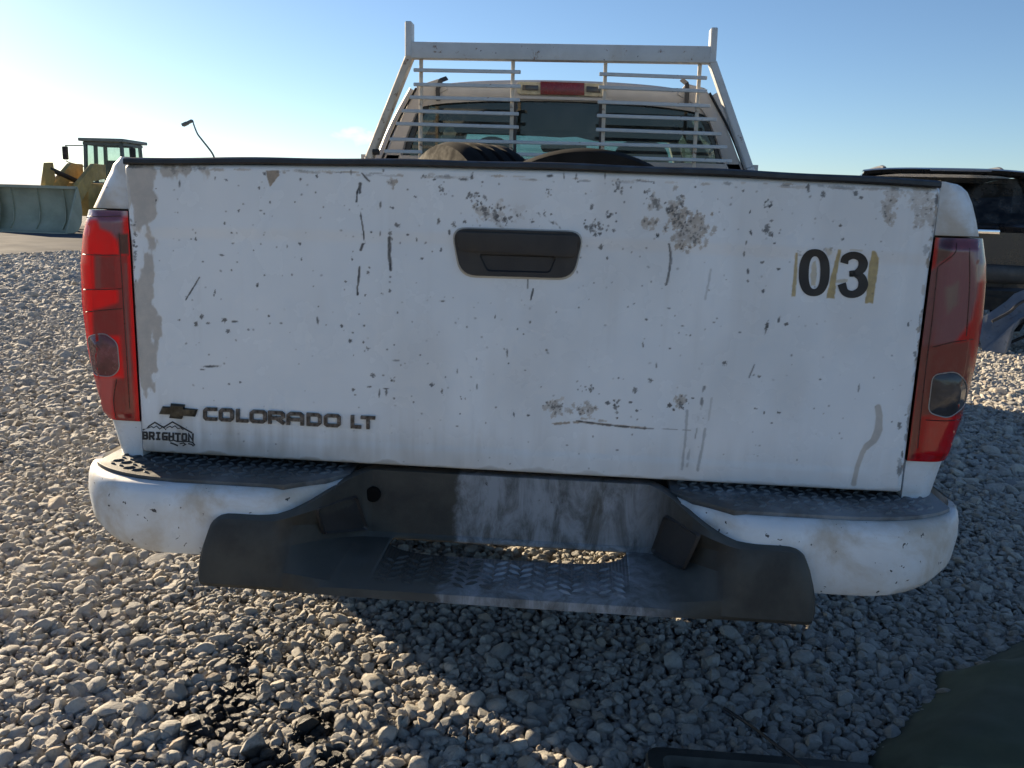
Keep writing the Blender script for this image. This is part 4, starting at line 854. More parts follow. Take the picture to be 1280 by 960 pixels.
# licence lamp housings on the slanted inner walls, darker plastic standing for recess shade
def lamp_block(px4, side):
    mb = MB(); r_, = [np.array([ray_hit(a, b) for a, b in px4])]; c_ = r_.mean(0); nrm = np.cross(r_[1]-r_[0], r_[3]-r_[0]); nrm /= np.linalg.norm(nrm); nrm *= -np.sign(nrm[1])
    nrm = nrm if nrm[1] < 0 else -nrm; pol = np.array(rrect([p for p in r_], .008, 3)); c_ = pol.mean(0); A = pol+nrm*.001; B = c_+(pol-c_)*.93+nrm*.006; D = c_+(pol-c_)*.84+nrm*.001
    mb.grid(np.stack([A, B, D]), wrap=True); mb.add(D, [tuple(range(len(D)))]); o = obj('plate_lamp', mb, mat_handle, cover, smooth=40); 
    return o
from mathutils.bvhtree import BVHTree
bv = BVHTree.FromPolygons([Vector(v) for v in cov.v], cov.f)
def ray_hit(a, b):
    v = Vector(ray(a, b)).normalized(); h = bv.ray_cast(Vector(CAM), v); return np.array(h[0]) if h[0] is not None else PY(a, b, -.08)
lamp_block([(392, 634), (446, 618), (461, 662), (402, 668)], -1); lamp_block([(832, 642), (878, 668), (856, 714), (814, 690)], 1)
kn = MB(); kc = ray_hit(467, 617); kn.lathe([(.0001, -.0005), (.0125, -.0005), (.0145, 0), (.0145, .012)], 20, R=[[0, 0, 1], [1, 0, 0], [0, 1, 0]], c=kc+[0, -.0075, 0]); obj('hole_plug', kn, worn('hole_black', (.006, .006, .006), .9, bump=0, spec=.1), cover)

# --- sill, bed, frame, axle and the rest of the truck
mb = MB(); mb.box((0, .075, .50), (1.46, .03, .15)); obj('rear_sill', mb, mat_dark, TR)
mb = MB(); mb.box((0, .95, .64), (1.40, 1.75, .02)); mb.box((0, 1.835, .88), (1.40, .02, .47)); obj('bed_floor', mb, mat_dark, TR)
mb = MB()
for s_ in (-1, 1): mb.box((s_*.43, 2.4, .545), (.07, 4.6, .10)); 
for y in (.35, 1.6, 2.6, 3.6): mb.box((0, y, .55), (.86, .09, .07))
mb.tube([(-.72, 1.08, .36), (.72, 1.08, .36)], .04, 12); mb.tube([(-.72, 4.05, .36), (.72, 4.05, .36)], .035, 12)
mb.tube([(-.02, 1.08, .36), (.0, 2.6, .46)], .04, 10)
mb.box((-.1, 3.9, .62), (.7, .8, .34)); obj('chassis', mb, mat_dark, TR)
mb = MB(); mb.bar((-.60, .42, .56), (-.60, .40, .20), .26, .008, (0, 1, 0)); obj('shadow_flap', mb, mat_rubber, TR)  # unseen flap, added to shape the shadow under the truck
TY_PR = [(.20, -.10), (.27, -.105), (.325, -.108), (.352, -.098), (.362, -.075), (.362, -.05), (.355, -.047), (.355, -.037), (.363, -.034), (.364, -.008), (.356, -.005), (.356, .005), (.364, .008), (.363, .034), (.355, .037), (.355, .047), (.362, .05), (.362, .075), (.352, .098), (.325, .108), (.27, .105), (.20, .10)]
def tyre_mb(c, R=None, k=1.0):
    mb = MB(); mb.lathe([(r*k, h*k) for r, h in TY_PR], 64, R, c); return mb
for y in (1.08, 4.05):
    for s_ in (-1, 1):
        w = obj('wheel', tyre_mb((s_*.70, y, .36)), mat_rubber, TR)
        rb = MB(); rb.lathe([(.0001, s_*.03), (.10, s_*.03), (.12, s_*.06), (.17, s_*.045), (.195, s_*.085), (.205, s_*.09), (.205, -s_*.09)], 32, None, (s_*.70, y, .36)); obj('rim', rb, mat_rim, w)
# cab
YB = 1.95
cab = MB()
def wall_quad(pts): cab.add(pts, [tuple(range(len(pts)))])
cab.box((0, YB+.02, .86), (1.56, .04, .78))                                           # back wall
for s_ in (-1, 1):
    ys = np.linspace(1.93, 3.75, 30); zz = np.array([.44, .50, .70, .95, 1.12, 1.20, 1.235]); xx_ = np.array([.74, .79, .815, .81, .79, .765, .735])
    cab.grid(np.array([[(s_*x, y, z) for y in ys] for x, z in zip(xx_, zz)]), flip=s_ < 0)
    for (y0, y1, y0t, y1t, w) in ((1.95, 2.06, 2.03, 2.13, 0), (2.62, 2.72, 2.64, 2.73, 0), (3.72, 3.80, 3.22, 3.30, 0)):      # pillars
        cab.hexa([(s_*.735, y0, 1.22), (s_*.735, y1, 1.22), (s_*.675, y1, 1.22), (s_*.675, y0, 1.22), (s_*.575, y0t, 1.505), (s_*.575, y1t, 1.505), (s_*.52, y1t, 1.505), (s_*.52, y0t, 1.505)])
obj('cab_body', cab, mat_cabwhite, TR)
# roof skin with a deep rear header
xs_ = np.linspace(-1, 1, 41); rows = []
def rz(u, y): return 1.558-.030*np.abs(u)**2.2-.022*np.abs(u)**9-.03*max(0, (y-2.7))**1.5
for y, dz, wx in ((YB+.012, -.088, .600), (YB+.006, -.070, .593), (YB+.004, -.045, .582), (YB+.012, -.022, .570), (YB+.035, -.007, .560), (YB+.09, 0, .552), (2.4, .006, .552), (2.8, .004, .548), (3.2, -.01, .54), (3.3, -.03, .535)):
    rows.append([(u*wx, y, rz(u, y)+dz) for u in xs_])
rf = MB(); rf.grid(np.array(rows)); roof = obj('roof', rf, mat_cabwhite, TR, smooth=50)
hl = MB(); hl.box((0, 2.65, 1.475), (1.06, 1.25, .02)); obj('headliner', hl, mat_liner, roof)
# side edges of the rear: C pillars seen from behind, following the photo outline
def pil(outline, s_):
    A = [PY(a, b, YB) for a, b in outline]; mb = MB(); mb.prism(A, (0, .10, 0)); return mb
pl_ = [(521, 107), (505, 140), (491, 172), (474, 212), (494, 213), (501, 195), (508, 170), (519, 143), (529, 127), (545, 119), (560, 112), (548, 98)]
mb = pil(pl_, -1); obj('rear_pillar', mb, mat_cabwhite, TR, bevel=.006)
pr_ = [(882, 110), (897, 135), (913, 170), (932, 222), (913, 221), (903, 199), (895, 172), (886, 150), (877, 137), (862, 127), (846, 118), (858, 104)]
obj('rear_pillar', pil(pr_, 1), mat_cabwhite, TR, bevel=.006)
for a, b in (((520, 110), (471.5, 215)), ((887, 116), (935.5, 226))):
    mb = MB(); p0, p1 = PY(a[0], a[1], YB-.004), PY(b[0], b[1], YB-.004); mid_ = (p0+p1)/2+np.array([math.copysign(.008, p0[0]), 0, .008]); mb.tube(cr_spline([p0, mid_, p1], 6), .0045, 6); obj('door_seal', mb, mat_rubber, TR)
    mb = MB(); o_ = np.array([math.copysign(.022, p0[0]), .05, 0]); mb.tube(cr_spline([p0+o_, mid_+o_, p1+o_], 8), .016, 8); obj('door_frame', mb, mat_cabwhite, TR)
# rear window: frame, three panes
wout = [(531, 123), (640, 119.5), (760, 122), (875, 131), (890, 151), (904, 185), (912, 222), (490, 212), (500, 195), (509, 168), (520, 142)]
win = [(538, 129), (640, 127), (760, 129.5), (868, 138), (880, 156), (893, 187), (900, 224), (502, 214), (510, 196), (518, 170), (527, 146)]
A = np.array([PY(a, b, YB+.03) for a, b in wout]); B = np.array([PY(a, b, YB+.03) for a, b in win])
fm = MB(); fm.grid(np.stack([A, B, B+[0, .02, 0]]), wrap=True); rw = obj('rear_window', fm, worn('window_frit', (.012, .014, .02), .25, var=.2, bump=0), TR, smooth=20)
def pane(pts, m, y=YB+.04): 
    mb = MB(); A = np.array([PY(a, b, y) for a, b in pts]); mb.prism(A, (0, .004, 0)); obj('pane', mb, m, rw, smooth=0)
pane([(536, 128), (643, 126), (643, 214), (500, 214), (508, 196), (517, 170), (526, 146)], mat_glass_rear)
pane([(644, 127), (750, 128.5), (750, 217), (644, 214)], mat_glass_mid, YB+.036); pane([(751, 128), (869, 137), (881, 156), (894, 187), (901, 224), (751, 218)], mat_glass_rear)
for x in (643.5, 750.5):
    bar_ = MB(); bar_.bar(PY(x, 126, YB+.033), PY(x, 216, YB+.033), .012, .008, (0, 1, 0)); obj('window_divider', bar_, mat_black, rw)
# third brake lamp in the header
bl = MB(); q4 = [(646, 102), (757, 104.5), (757, 121), (646, 117.5)]; pol = rrect(q4, 5, 4); A = np.array([PY(a, b, YB-.006) for a, b in pol]); bl.prism(A, (0, .03, 0)); hb_ = obj('high_brake_lamp', bl, mat_amber, TR, bevel=.002)
mb = MB(); mb.prism([PY(a, b, YB-.012) for a, b in [(675.5, 101.5), (730.5, 103.5), (730.5, 119.2), (675.5, 118)]], (0, .02, 0)); obj('brake_lens', mb, mat_redlens, hb_, bevel=.002)
for q in ([(653, 106), (673, 106.5), (673, 113), (653, 112.5)], [(733, 107.5), (751, 108.5), (751, 116), (733, 115)]):
    mb = MB(); mb.prism([PY(a, b, YB-.012) for a, b in q], (0, .012, 0)); obj('cargo_lens', mb, mat_clear, hb_, bevel=.002)
mb = MB(); mb.bar(PY(640, 121.5, YB-.004), PY(765, 125, YB-.004), .01, .012, (0, 1, 0)); obj('lamp_gasket', mb, mat_cabwhite, hb_)
for pts in ([(548, 126), (547, 112), (550, 100), (556, 96)], [(858, 130), (859, 116), (859, 104), (854, 98)]):
    mb = MB(); pp = [PY(a, b, YB-.012) for a, b in pts]; pp[-1] = pp[-1]+np.array([0, .05, .002]); pp[-2] = pp[-2]+np.array([0, .012, 0])
    for a, b in zip(pp[:-1], pp[1:]): mb.bar(a, b, .016, .006, (0, 1, .01))
    obj('roof_clip', mb, mat_black, TR)
# glass, dash, hood
mb = MB(); mb.add([(-.66, 3.74, 1.225), (.66, 3.74, 1.225), (.52, 3.26, 1.50), (-.52, 3.26, 1.50)], [(0, 1, 2, 3)]); obj('windshield', mb, mat_glass_ws, TR, smooth=0)
for s_ in (-1, 1):
    mb = MB(); mb.add([(s_*.70, 2.06, 1.23), (s_*.70, 2.63, 1.23), (s_*.55, 2.65, 1.50), (s_*.55, 2.12, 1.50)], [(0, 1, 2, 3)]); mb.add([(s_*.70, 2.72, 1.23), (s_*.70, 3.72, 1.23), (s_*.55, 3.24, 1.50), (s_*.55, 2.73, 1.50)], [(0, 1, 2, 3)]); obj('side_window', mb, mat_glass_dark, TR, smooth=0)
hd = MB(); us = np.linspace(-1, 1, 21); hd.grid(np.array([[(u*w, y, z-.05*abs(u)**3) for u in us] for y, z, w in ((3.70, 1.20, .74), (3.9, 1.13, .76), (4.5, 1.06, .78), (4.88, .98, .76), (4.95, .85, .74), (4.96, .48, .72))])); hd.grid(np.array([[(s_*.81, y, z) for y in (3.7, 4.3, 4.9)] for s_ in (-1,) for z in (.48, 1.0)])); hd.grid(np.array([[(.81, y, z) for y in (3.7, 4.3, 4.9)] for z in (.48, 1.0)])); obj('hood', hd, mat_white, TR)
mb = MB(); mb.box((0, 3.5, 1.06), (1.36, .45, .26)); obj('dashboard', mb, mat_interior, TR, bevel=.05)
mb = MB(); mb.box((0, 2.18, .88), (1.36, .14, .56)); obj('rear_bench', mb, mat_interior, TR, bevel=.04)
for s_, pa, pb in ((-1, (586, 205), (642, 205)), (1, (765, 210), (836, 214))):
    y = 2.95; c = (PY(*pa, y)+PY(*pb, y))/2; w = abs(PY(*pb, y)[0]-PY(*pa, y)[0]); zt = PY((pa[0]+pb[0])/2, 170 if s_ < 0 else 173, y)[2]
    mb = MB(); q = np.linspace(0, math.pi, 12); mb.prism([(c[0]+.5*w*math.cos(a), y, zt-.13+.13*math.sin(a)**.7) for a in q]+[(c[0]-.5*w*1.35, y, .75), (c[0]+.5*w*1.35, y, .75)], (0, .13, 0)); obj('front_seat', mb, mat_interior, TR, bevel=.02)
mb = MB(); mb.prism([PY(a, b, 3.35) for a, b in rrect([(675, 181), (734, 182), (731, 191), (678, 190)], 3)], (0, .03, 0)); obj('rear_view_mirror', mb, worn('mirror_face', (.62, .52, .30), .3, var=.1, bump=0), TR)
mb = MB(); vz = [PY(a, b_, 3.2) for a, b_ in ((560, 166), (640, 168), (676, 169.5), (700, 171), (720, 170), (745, 176), (800, 176), (850, 178))]
mb.prism([v for v in vz]+[(vz[-1][0], 3.2, 1.49), (vz[0][0], 3.2, 1.49)], (0, .05, 0)); obj('sun_visor', mb, mat_liner, TR)

# headache rack
YR = 1.80
mat_post = worn('rusting_rack_paint', (.56, .49, .40), .5, var=.15, chips=.4, dust=.5, dustcol=(.36, .28, .19), rust=.8, bump=.1)
rk = bpy.data.objects.new('headache_rack', None); C.objects.link(rk); rk.parent = TR; WORG[rk] = Vector((0, YR, 1.2)); rk.location = WORG[rk]-WORG[TR]; rk.empty_display_size = .1
def rbar(name, pts, w, d, y=YR, up=(0, 1, 0), mat=mat_white2):
    mb = MB()
    for a, b in zip(pts[:-1], pts[1:]): mb.bar(PY(*a, y), PY(*b, y), w, d, up)
    return obj(name, mb, mat, rk, bevel=min(w, d)*.14, seg=1)
P0, P1 = PY(514, 63.5, YR), PY(889, 69.5, YR)
mb = MB(); mb.bar(P0, P1, .058, .05, (0, 1, 0)); obj('top_beam', mb, mat_white2, rk, bevel=.006)
for pts, w_ in (([(512, 28), (512, 72)], .026), ([(892, 36), (889.5, 80)], .024)): rbar('upright', pts, w_, .055)
rbar('leg', [(513, 70), (462, 198), (455, 214)], .028, .05, mat=mat_post); rbar('leg', [(890, 78), (936, 210), (942, 226)], .027, .05)
for t_, b_ in (((526.5, 74), (525.5, 210)), ((641.5, 76), (638, 215)), ((757, 79), (752, 218)), ((875, 80), (866, 222))): rbar('post', [t_, b_], .0135, .012, YR+.004, mat=mat_post)
for a, b in (((517, 87.5), (651, 90)), ((517, 105.5), (651, 108)), ((512, 121.5), (650, 125)), ((502, 138.5), (648.5, 142.5)), ((495, 154.5), (648.5, 159)), ((480, 189), (528, 190)),
             ((749, 92.5), (884, 97.5)), ((748, 109), (884, 114)), ((747, 127.5), (888, 132.5)), ((746, 144.5), (896, 149.5)), ((745, 162), (902, 167.5)), ((788, 197.5), (915, 201.5)), ((487, 174), (909, 184)), ((612, 192), (690, 194))):
    mb = MB(); mb.bar(PY(*a, YR-.010), PY(*b, YR-.010), .0128, .010, (0, 1, 0)); obj('slat', mb, mat_white2, rk, bevel=.002, seg=1)
nut = MB(); c_ = PY(470, 190, YR-.02); nut.lathe([(.0001, -.012), (.012, -.012), (.012, .012), (.0001, .012)], 6, None, c_); obj('bolt', nut, mat_dark, rk)

# loose tyres lying in the bed
mat_tyre = worn('black_tyre_rubber', (.007, .007, .0075), .9, var=.2, bump=.2, spec=.15)
def loose_tyre(px, py, y, k, rz, tilt, label):
    top = PY(px, py, y); R = Matrix.Rotation(rz, 3, 'Z') @ Matrix.Rotation(tilt, 3, 'X') @ Matrix.Rotation(0, 3, 'Z'); Rn = np.array(R)
    mb = MB(); mb.lathe([(r*k, h*k) for r, h in TY_PR], 72, Rn, (0, 0, 0)); V = np.array(mb.v); V += np.array([top[0], y, top[2]-V[:, 2].max()]); mb.v = [tuple(v) for v in V]; c_ = V.mean(0)
    obj('loose_tyre', mb, mat_tyre, None, label=label, cat='tyre', group='loose tyres in the truck bed')
loose_tyre(735, 186.5, .72, 1.0, math.radians(90), 0, 'black tyre standing crosswise in the truck bed below the middle of the rear window')
loose_tyre(588, 178.5, .95, .97, math.radians(34), 0, 'black tyre standing at an angle in the bed below the left window pane')
# ------------------------------------------------------------------ yard behind
# wheel loader far left
vdir = np.array([math.sin(math.radians(-32.5)), math.cos(math.radians(-32.5))]); rdir = np.array([vdir[1], -vdir[0]])
B0 = PZ(31, 291.5, 0)[:2]; Cc = B0+3.9*vdir+2.5*rdir; fw = (B0-Cc)/np.linalg.norm(B0-Cc); rt = np.array([-fw[1], fw[0]])
LO = thing('wheel_loader', 'yellow wheel loader with wide grey bucket lowered, parked far left', 'wheel loader', (float(Cc[0]), float(Cc[1]), 0))
def L(f, r, z): q = Cc+f*fw+r*rt; return (q[0], q[1], z)       # f forward, r to the loader's left/right, z up
def lbox(mb, f0, f1, r0, r1, z0, z1): return mb.hexa([L(f0, r0, z0), L(f1, r0, z0), L(f1, r1, z0), L(f0, r1, z0), L(f0, r0, z1), L(f1, r0, z1), L(f1, r1, z1), L(f0, r1, z1)])
LF = float(np.linalg.norm(B0-Cc))
mat_yel = worn('dusty_yellow_paint', (.42, .28, .085), .6, var=.25, scale=3, dust=.35, dustcol=(.30, .25, .17), rust=.4)
mat_steel = worn('worn_bucket_steel', (.38, .38, .28), .7, var=.15, scale=2, dust=.5, dustcol=(.46, .42, .33), rust=.1)
bw = 1.15
prof = [(LF+.02, .03), (LF-.25, .035), (LF-.55, .10), (LF-.72, .30), (LF-.78, .60), (LF-.74, .95), (LF-.66, 1.22), (LF-.62, 1.24)]
mb = MB(); mb.grid(np.array([[L(f, r, z) for r in np.linspace(-bw, bw, 9)] for f, z in prof])); bucket = obj('bucket', mb, mat_steel, LO, smooth=60); sm_ = bucket.modifiers.new('plate', 'SOLIDIFY'); sm_.thickness = .04
for r in (-bw, bw):
    mb = MB(); mb.prism([L(f, r, z) for f, z in prof], tuple(np.array(L(0, r+.04*np.sign(r), 0))-np.array(L(0, r, 0)))); obj('end_plate', mb, mat_steel, bucket, smooth=0)
mb = MB(); lbox(mb, LF-.02, LF+.16, -bw-.05, bw+.05, .0, .05); obj('cutting_edge', mb, mat_steel, bucket)
for r in (-.75, 0, .75):
    mb = MB()
    for (a, b), (c, d) in zip(prof[2:-1], prof[3:]): mb.bar(L(a+.03, r, b), L(c+.03, r, d), .05, .02, (rt[0], rt[1], 0))
    obj('bucket_rib', mb, mat_steel, bucket)
mb = MB(); lbox(mb, LF-.70, LF-.58, -bw, bw, 1.20, 1.27); obj('spill_guard', mb, mat_steel, bucket)
for r in (-.15, .55):
    mb = MB(); pts = [(LF-.98, .35), (LF-.95, .62), (LF-1.5, 1.35), (LF-2.4, 1.95), (LF-3.0, 1.95), (LF-3.0, 1.55), (LF-2.3, 1.45), (LF-1.55, .80)]
    mb.prism([L(f, r, z) for f, z in pts], tuple(np.array(L(0, r+.14, 0))-np.array(L(0, r, 0)))); obj('lift_arm', mb, mat_yel, LO, bevel=.02)
mb = MB(); mb.prism([L(f, -.10, z) for f, z in [(LF-.85, .5), (LF-1.0, 1.3), (LF-1.2, 1.9), (LF-1.45, 1.92), (LF-1.5, 1.5), (LF-1.25, .9), (LF-1.1, .45)]], tuple(np.array(L(0, .14, 0))-np.array(L(0, 0, 0)))); obj('tilt_lever', mb, mat_yel, LO, bevel=.02)
mb = MB(); mb.tube([L(LF-1.3, -.02, 1.75), L(LF-2.6, -.02, 1.45)], .07, 10); obj('hydraulic_cylinder', mb, mat_dark, LO)
mb = MB(); lbox(mb, .55, 2.35, -.52, .52, .45, 1.40); lbox(mb, .35, 1.2, -.95, -.5, .8, 1.5); lbox(mb, .35, 1.2, .5, .95, .8, 1.5); lbox(mb, -2.6, .6, -.7, .7, .6, 1.35); lbox(mb, -2.7, -.75, -.72, .72, 1.3, 1.95); obj('body', mb, mat_yel, LO, bevel=.05)
for f in (1.35, -1.7):
    for r in (-.95, .95):
        R = np.array([[rt[0], fw[0], 0], [rt[1], fw[1], 0], [0, 0, 1]]); obj('wheel', tyre_mb(L(f, r, .62), R, 1.72), mat_rubber, LO)
cabz0, cabz1 = 1.42, 2.72
mb = MB()
for f in (.5, -.1, -.7):
    for r in (-.62, .62): mb.bar(L(f, r, cabz0-.1), L(f*.93, r*.93, cabz1), .09, .09, (1, 0, 0))
for z in (cabz0, 2.62):
    for a, b in (((.5, -.62), (.5, .62)), ((.5, .62), (-.7, .62)), ((-.7, .62), (-.7, -.62)), ((-.7, -.62), (.5, -.62))): mb.bar(L(*a, z), L(*b, z), .07, .08)
cabf = obj('cab_frame', mb, worn('cab_grey', (.10, .125, .12), .5), LO)
mb = MB(); lbox(mb, -.9, .64, -.72, .72, 2.68, 2.78); lbox(mb, -1.0, -.4, -.8, .2, 2.73, 2.77); obj('cab_roof', mb, worn('roof_grey', (.17, .2, .19), .5), cabf, bevel=.03)
for q in ([(.5, -.58), (.5, .58)], [(.45, -.62), (-.65, -.62)], [(.45, .62), (-.65, .62)], [(-.7, -.58), (-.7, .58)]):
    mb = MB(); a, b = q; mb.add([L(*a, cabz0), L(*b, cabz0), L(*b, 2.6), L(*a, 2.6)], [(0, 1, 2, 3)]); obj('cab_glass', mb, mat_glass_cab, cabf, smooth=0)
mb = MB(); lbox(mb, -.5, -.1, -.25, .25, 1.4, 2.15); mb.tube([L(.35, 0, 1.4), L(.25, 0, 1.85)], .03, 8); obj('operator_seat', mb, mat_interior, cabf, bevel=.05)
for s_ in (1, -1):
    p = np.array(L(.5, s_*.64, 2.55)); o_ = np.array(L(.75, s_*1.08, 2.52)); lo_ = np.array(L(.5, s_*.64, 1.92)); lo2 = np.array(L(.75, s_*.98, 2.02)); 
    for pth in ([p, o_], [lo_, lo2, o_-[0, 0, .45]]):
        mb = MB(); mb.tube(pth, .018, 6); obj('mirror_arm', mb, mat_dark, cabf)
    mb = MB(); q = o_-np.array([0, 0, .22]); mb.box(q, (.16, .10, .40)); obj('side_mirror', mb, mat_dark, cabf, bevel=.03)

# street lamp behind the tailgate
SL = [PY(a, b, 44.0) for a, b in ((241, 151.5), (243, 158), (247, 167.5), (253, 175.5), (260, 183), (265.5, 192), (269, 204))]
base = np.array([SL[-1][0]+.25, 44.0, 0]); lp = thing('street_lamp', 'thin grey street lamp with bent arm above the left tailgate edge', 'street lamp', (float(base[0]), 44.0, 0))
mat_pole = worn('pole_grey', (.13, .145, .15), .5, .3)
mb = MB(); pts = cr_spline([base, (base[0]+.02, 44, 1.5), SL[-1], SL[-2], SL[-4], SL[-5], SL[-6], SL[0]], 6); mb.tube(pts, np.linspace(.06, .035, len(pts)), 8); obj('pole', mb, mat_pole, lp)
mb = MB(); a, b = PY(240.3, 150.8, 44), PY(228.3, 156.6, 44); d = (b-a); mb.bar(a-d*.03, a+d*.55, .13, .26, (0, 1, 0)); mb.bar(a+d*.5, b, .16, .30, (0, 1, 0)); obj('lamp_head', mb, mat_pole, lp, bevel=.03)

# dark wagon parked to the right
SYr = 6.55; SX = float(PY(1276, 222, SYr+.25)[0])-.70
SV = thing('parked_suv', 'dark grey wrecked SUV with dark rear window behind the right tail lamp', 'SUV', (SX, SYr+2.2, 0))
def suvp():
    t = NT('dark_car_paint'); p = t.coord(); n_ = t.noise(p, 7, 6, .65)
    base = t.mix(t.ramp(n_, .35, .75, 0, .5), (.022, .022, .025), (.045, .042, .038)); t.set(t.b.inputs['Coat Weight'], .6); t.set(t.b.inputs['Coat Roughness'], .08)
    return t.fin(base, t.ramp(n_, .3, .7, .2, .45), .3, .5)
mat_suv = suvp()
def ring(hw, z0, z1, rd=.08, n=8):
    o = []
    for cx, cz, a0 in ((hw-rd, z1-rd, 0), (-hw+rd, z1-rd, 90), (-hw+rd, z0+rd, 180), (hw-rd, z0+rd, 270)):
        for k in range(n+1): q = math.radians(a0+90*k/n); o.append((cx+rd*math.cos(q), cz+rd*math.sin(q)))
    return o
mb = MB(); rows = [[(SX+x, SYr+y, z) for x, z in ring(hw, z0, z1, rd)] for y, hw, z0, z1, rd in ((.03, .78, .50, .98, .06), (0, .88, .44, 1.03, .09), (.05, .93, .38, 1.06, .10), (.5, .95, .34, 1.05, .1), (2.2, .95, .32, 1.02, .1), (3.6, .93, .32, .98, .1), (4.35, .88, .34, .90, .12), (4.5, .75, .40, .80, .1))]
mb.grid(np.array(rows), wrap=True); mb.add(rows[0], [tuple(range(len(rows[0])))]); obj('body', mb, mat_suv, SV, smooth=50)
mb = MB(); gh = [(.06, 1.02, .86), (.4, 1.455, .70)]
top = [[(SX+s_*w, SYr+y, z) for s_ in np.linspace(-1, 1, 13)] for y, z, w in gh]
rfz = [[(SX+s_*w, SYr+y, z-.035*abs(s_)**3+.02*(1-s_*s_)) for s_ in np.linspace(-1, 1, 13)] for y, z, w in ((.30, 1.475, .69), (.34, 1.50, .685), (.7, 1.52, .675), (1.6, 1.52, .67), (2.4, 1.48, .66), (2.75, 1.43, .65))]
mb.grid(np.array(rfz), flip=True)
for s_ in (-1, 1):
    sd = [[(SX+s_*.90, SYr+.10, 1.03), (SX+s_*.905, SYr+1.2, 1.03), (SX+s_*.90, SYr+2.4, 1.02), (SX+s_*.88, SYr+3.4, .99)], [(SX+s_*.69, SYr+.38, 1.47), (SX+s_*.685, SYr+1.2, 1.49), (SX+s_*.675, SYr+2.2, 1.465), (SX+s_*.66, SYr+2.75, 1.42)]]
    mb.grid(np.array(sd), flip=s_ < 0)
    mb.hexa([(SX+s_*.90, SYr+.05, 1.02), (SX+s_*.905, SYr+.20, 1.02), (SX+s_*.80, SYr+.12, 1.02), (SX+s_*.80, SYr+.05, 1.02), (SX+s_*.695, SYr+.33, 1.48), (SX+s_*.695, SYr+.46, 1.48), (SX+s_*.62, SYr+.44, 1.48), (SX+s_*.62, SYr+.33, 1.48)])
sroof = obj('roof', mb, mat_suv, SV, smooth=50)
mb = MB(); mb.add([(SX-.82, SYr+.045, 1.045), (SX+.82, SYr+.045, 1.045), (SX+.65, SYr+.34, 1.46), (SX-.65, SYr+.34, 1.46)], [(0, 1, 2, 3)]); obj('rear_window', mb, mat_glass_dark, SV, smooth=0)
mb = MB(); mb.box((SX, SYr+.9, .90), (1.5, 1.5, .5)); mb.box((SX, SYr+.62, 1.22), (1.3, .12, .4)); obj('cargo_bay', mb, mat_interior, SV)
mb = MB(); xs_ = np.linspace(-.70, .70, 21); mb.grid(np.array([[(SX+x, SYr+y-.05*(1-(x/.7)**2), z-.025*(x/.7)**4) for x in xs_] for y, z in ((.38, 1.525), (.22, 1.535), (.17, 1.52), (.19, 1.495), (.38, 1.485))]), flip=True); sp_ = obj('spoiler', mb, mat_suv, SV, smooth=60)
mb = MB(); mb.box((SX+.1, SYr+.118, 1.512), (.50, .012, .014)); obj('brake_strip', mb, worn('strip_grey', (.16, .16, .19), .3, bump=0), sp_)
for s_ in (-1, 1):
    mb = MB(); mb.tube(cr_spline([(SX+s_*.50, SYr+.42, 1.525), (SX+s_*.50, SYr+.50, 1.543), (SX+s_*.51, SYr+.75, 1.556), (SX+s_*.52, SYr+1.7, 1.563), (SX+s_*.52, SYr+2.3, 1.533), (SX+s_*.52, SYr+2.4, 1.52)], 5), .022, 8); obj('roof_rail', mb, worn('rail_grey', (.07, .07, .07), .45), SV)
    mb = MB(); mb.hexa([(SX+s_*.72, SYr-.012, .80), (SX+s_*.91, SYr+.03, .80), (SX+s_*.94, SYr+.2, .80), (SX+s_*.72, SYr+.1, .80), (SX+s_*.74, SYr-.004, 1.02), (SX+s_*.89, SYr+.04, 1.02), (SX+s_*.92, SYr+.2, 1.02), (SX+s_*.74, SYr+.1, 1.02)]); obj('tail_lamp', mb, mat_redlens, SV, bevel=.015)
    for y in (.85, 3.55): obj('wheel', tyre_mb((SX+s_*.82, SYr+y, .33), None, .92), mat_rubber, SV)
mb = MB(); xr = PY(1248, 290, SYr-.02); mb.box((xr[0]-.45, SYr-.02, xr[2]), (.90, .045, .04)); obj('tailgate_handle', mb, mat_chrome, SV, bevel=.012)
mb = MB(); xs_ = np.linspace(-.92, .92, 25); mb.grid(np.array([[(SX+x, SYr+y+.16*abs(x/.92)**4, z) for x in xs_] for y, z in ((.03, .70), (-.07, .695), (-.09, .67), (-.09, .58), (-.05, .54), (.05, .53))])); obj('rear_bumper', mb, worn('suv_bumper', (.05, .05, .05), .55, var=.3), SV, smooth=60)
mb = MB()
for s_ in (-.25, .25): mb.tube([(SX+s_, SYr-.02, .36), (SX+s_*1.1, SYr+.6, .34), (SX+s_, SYr+2, .3)], .035, 8)
mb.box((SX, SYr+.3, .42), (1.5, .6, .10)); mb.box((SX+.3, SYr+.1, .36), (.5, .3, .12)); obj('underbody', mb, mat_dark, SV)

SV.rotation_euler = (0, 0, -.2); SV.location.x += .44
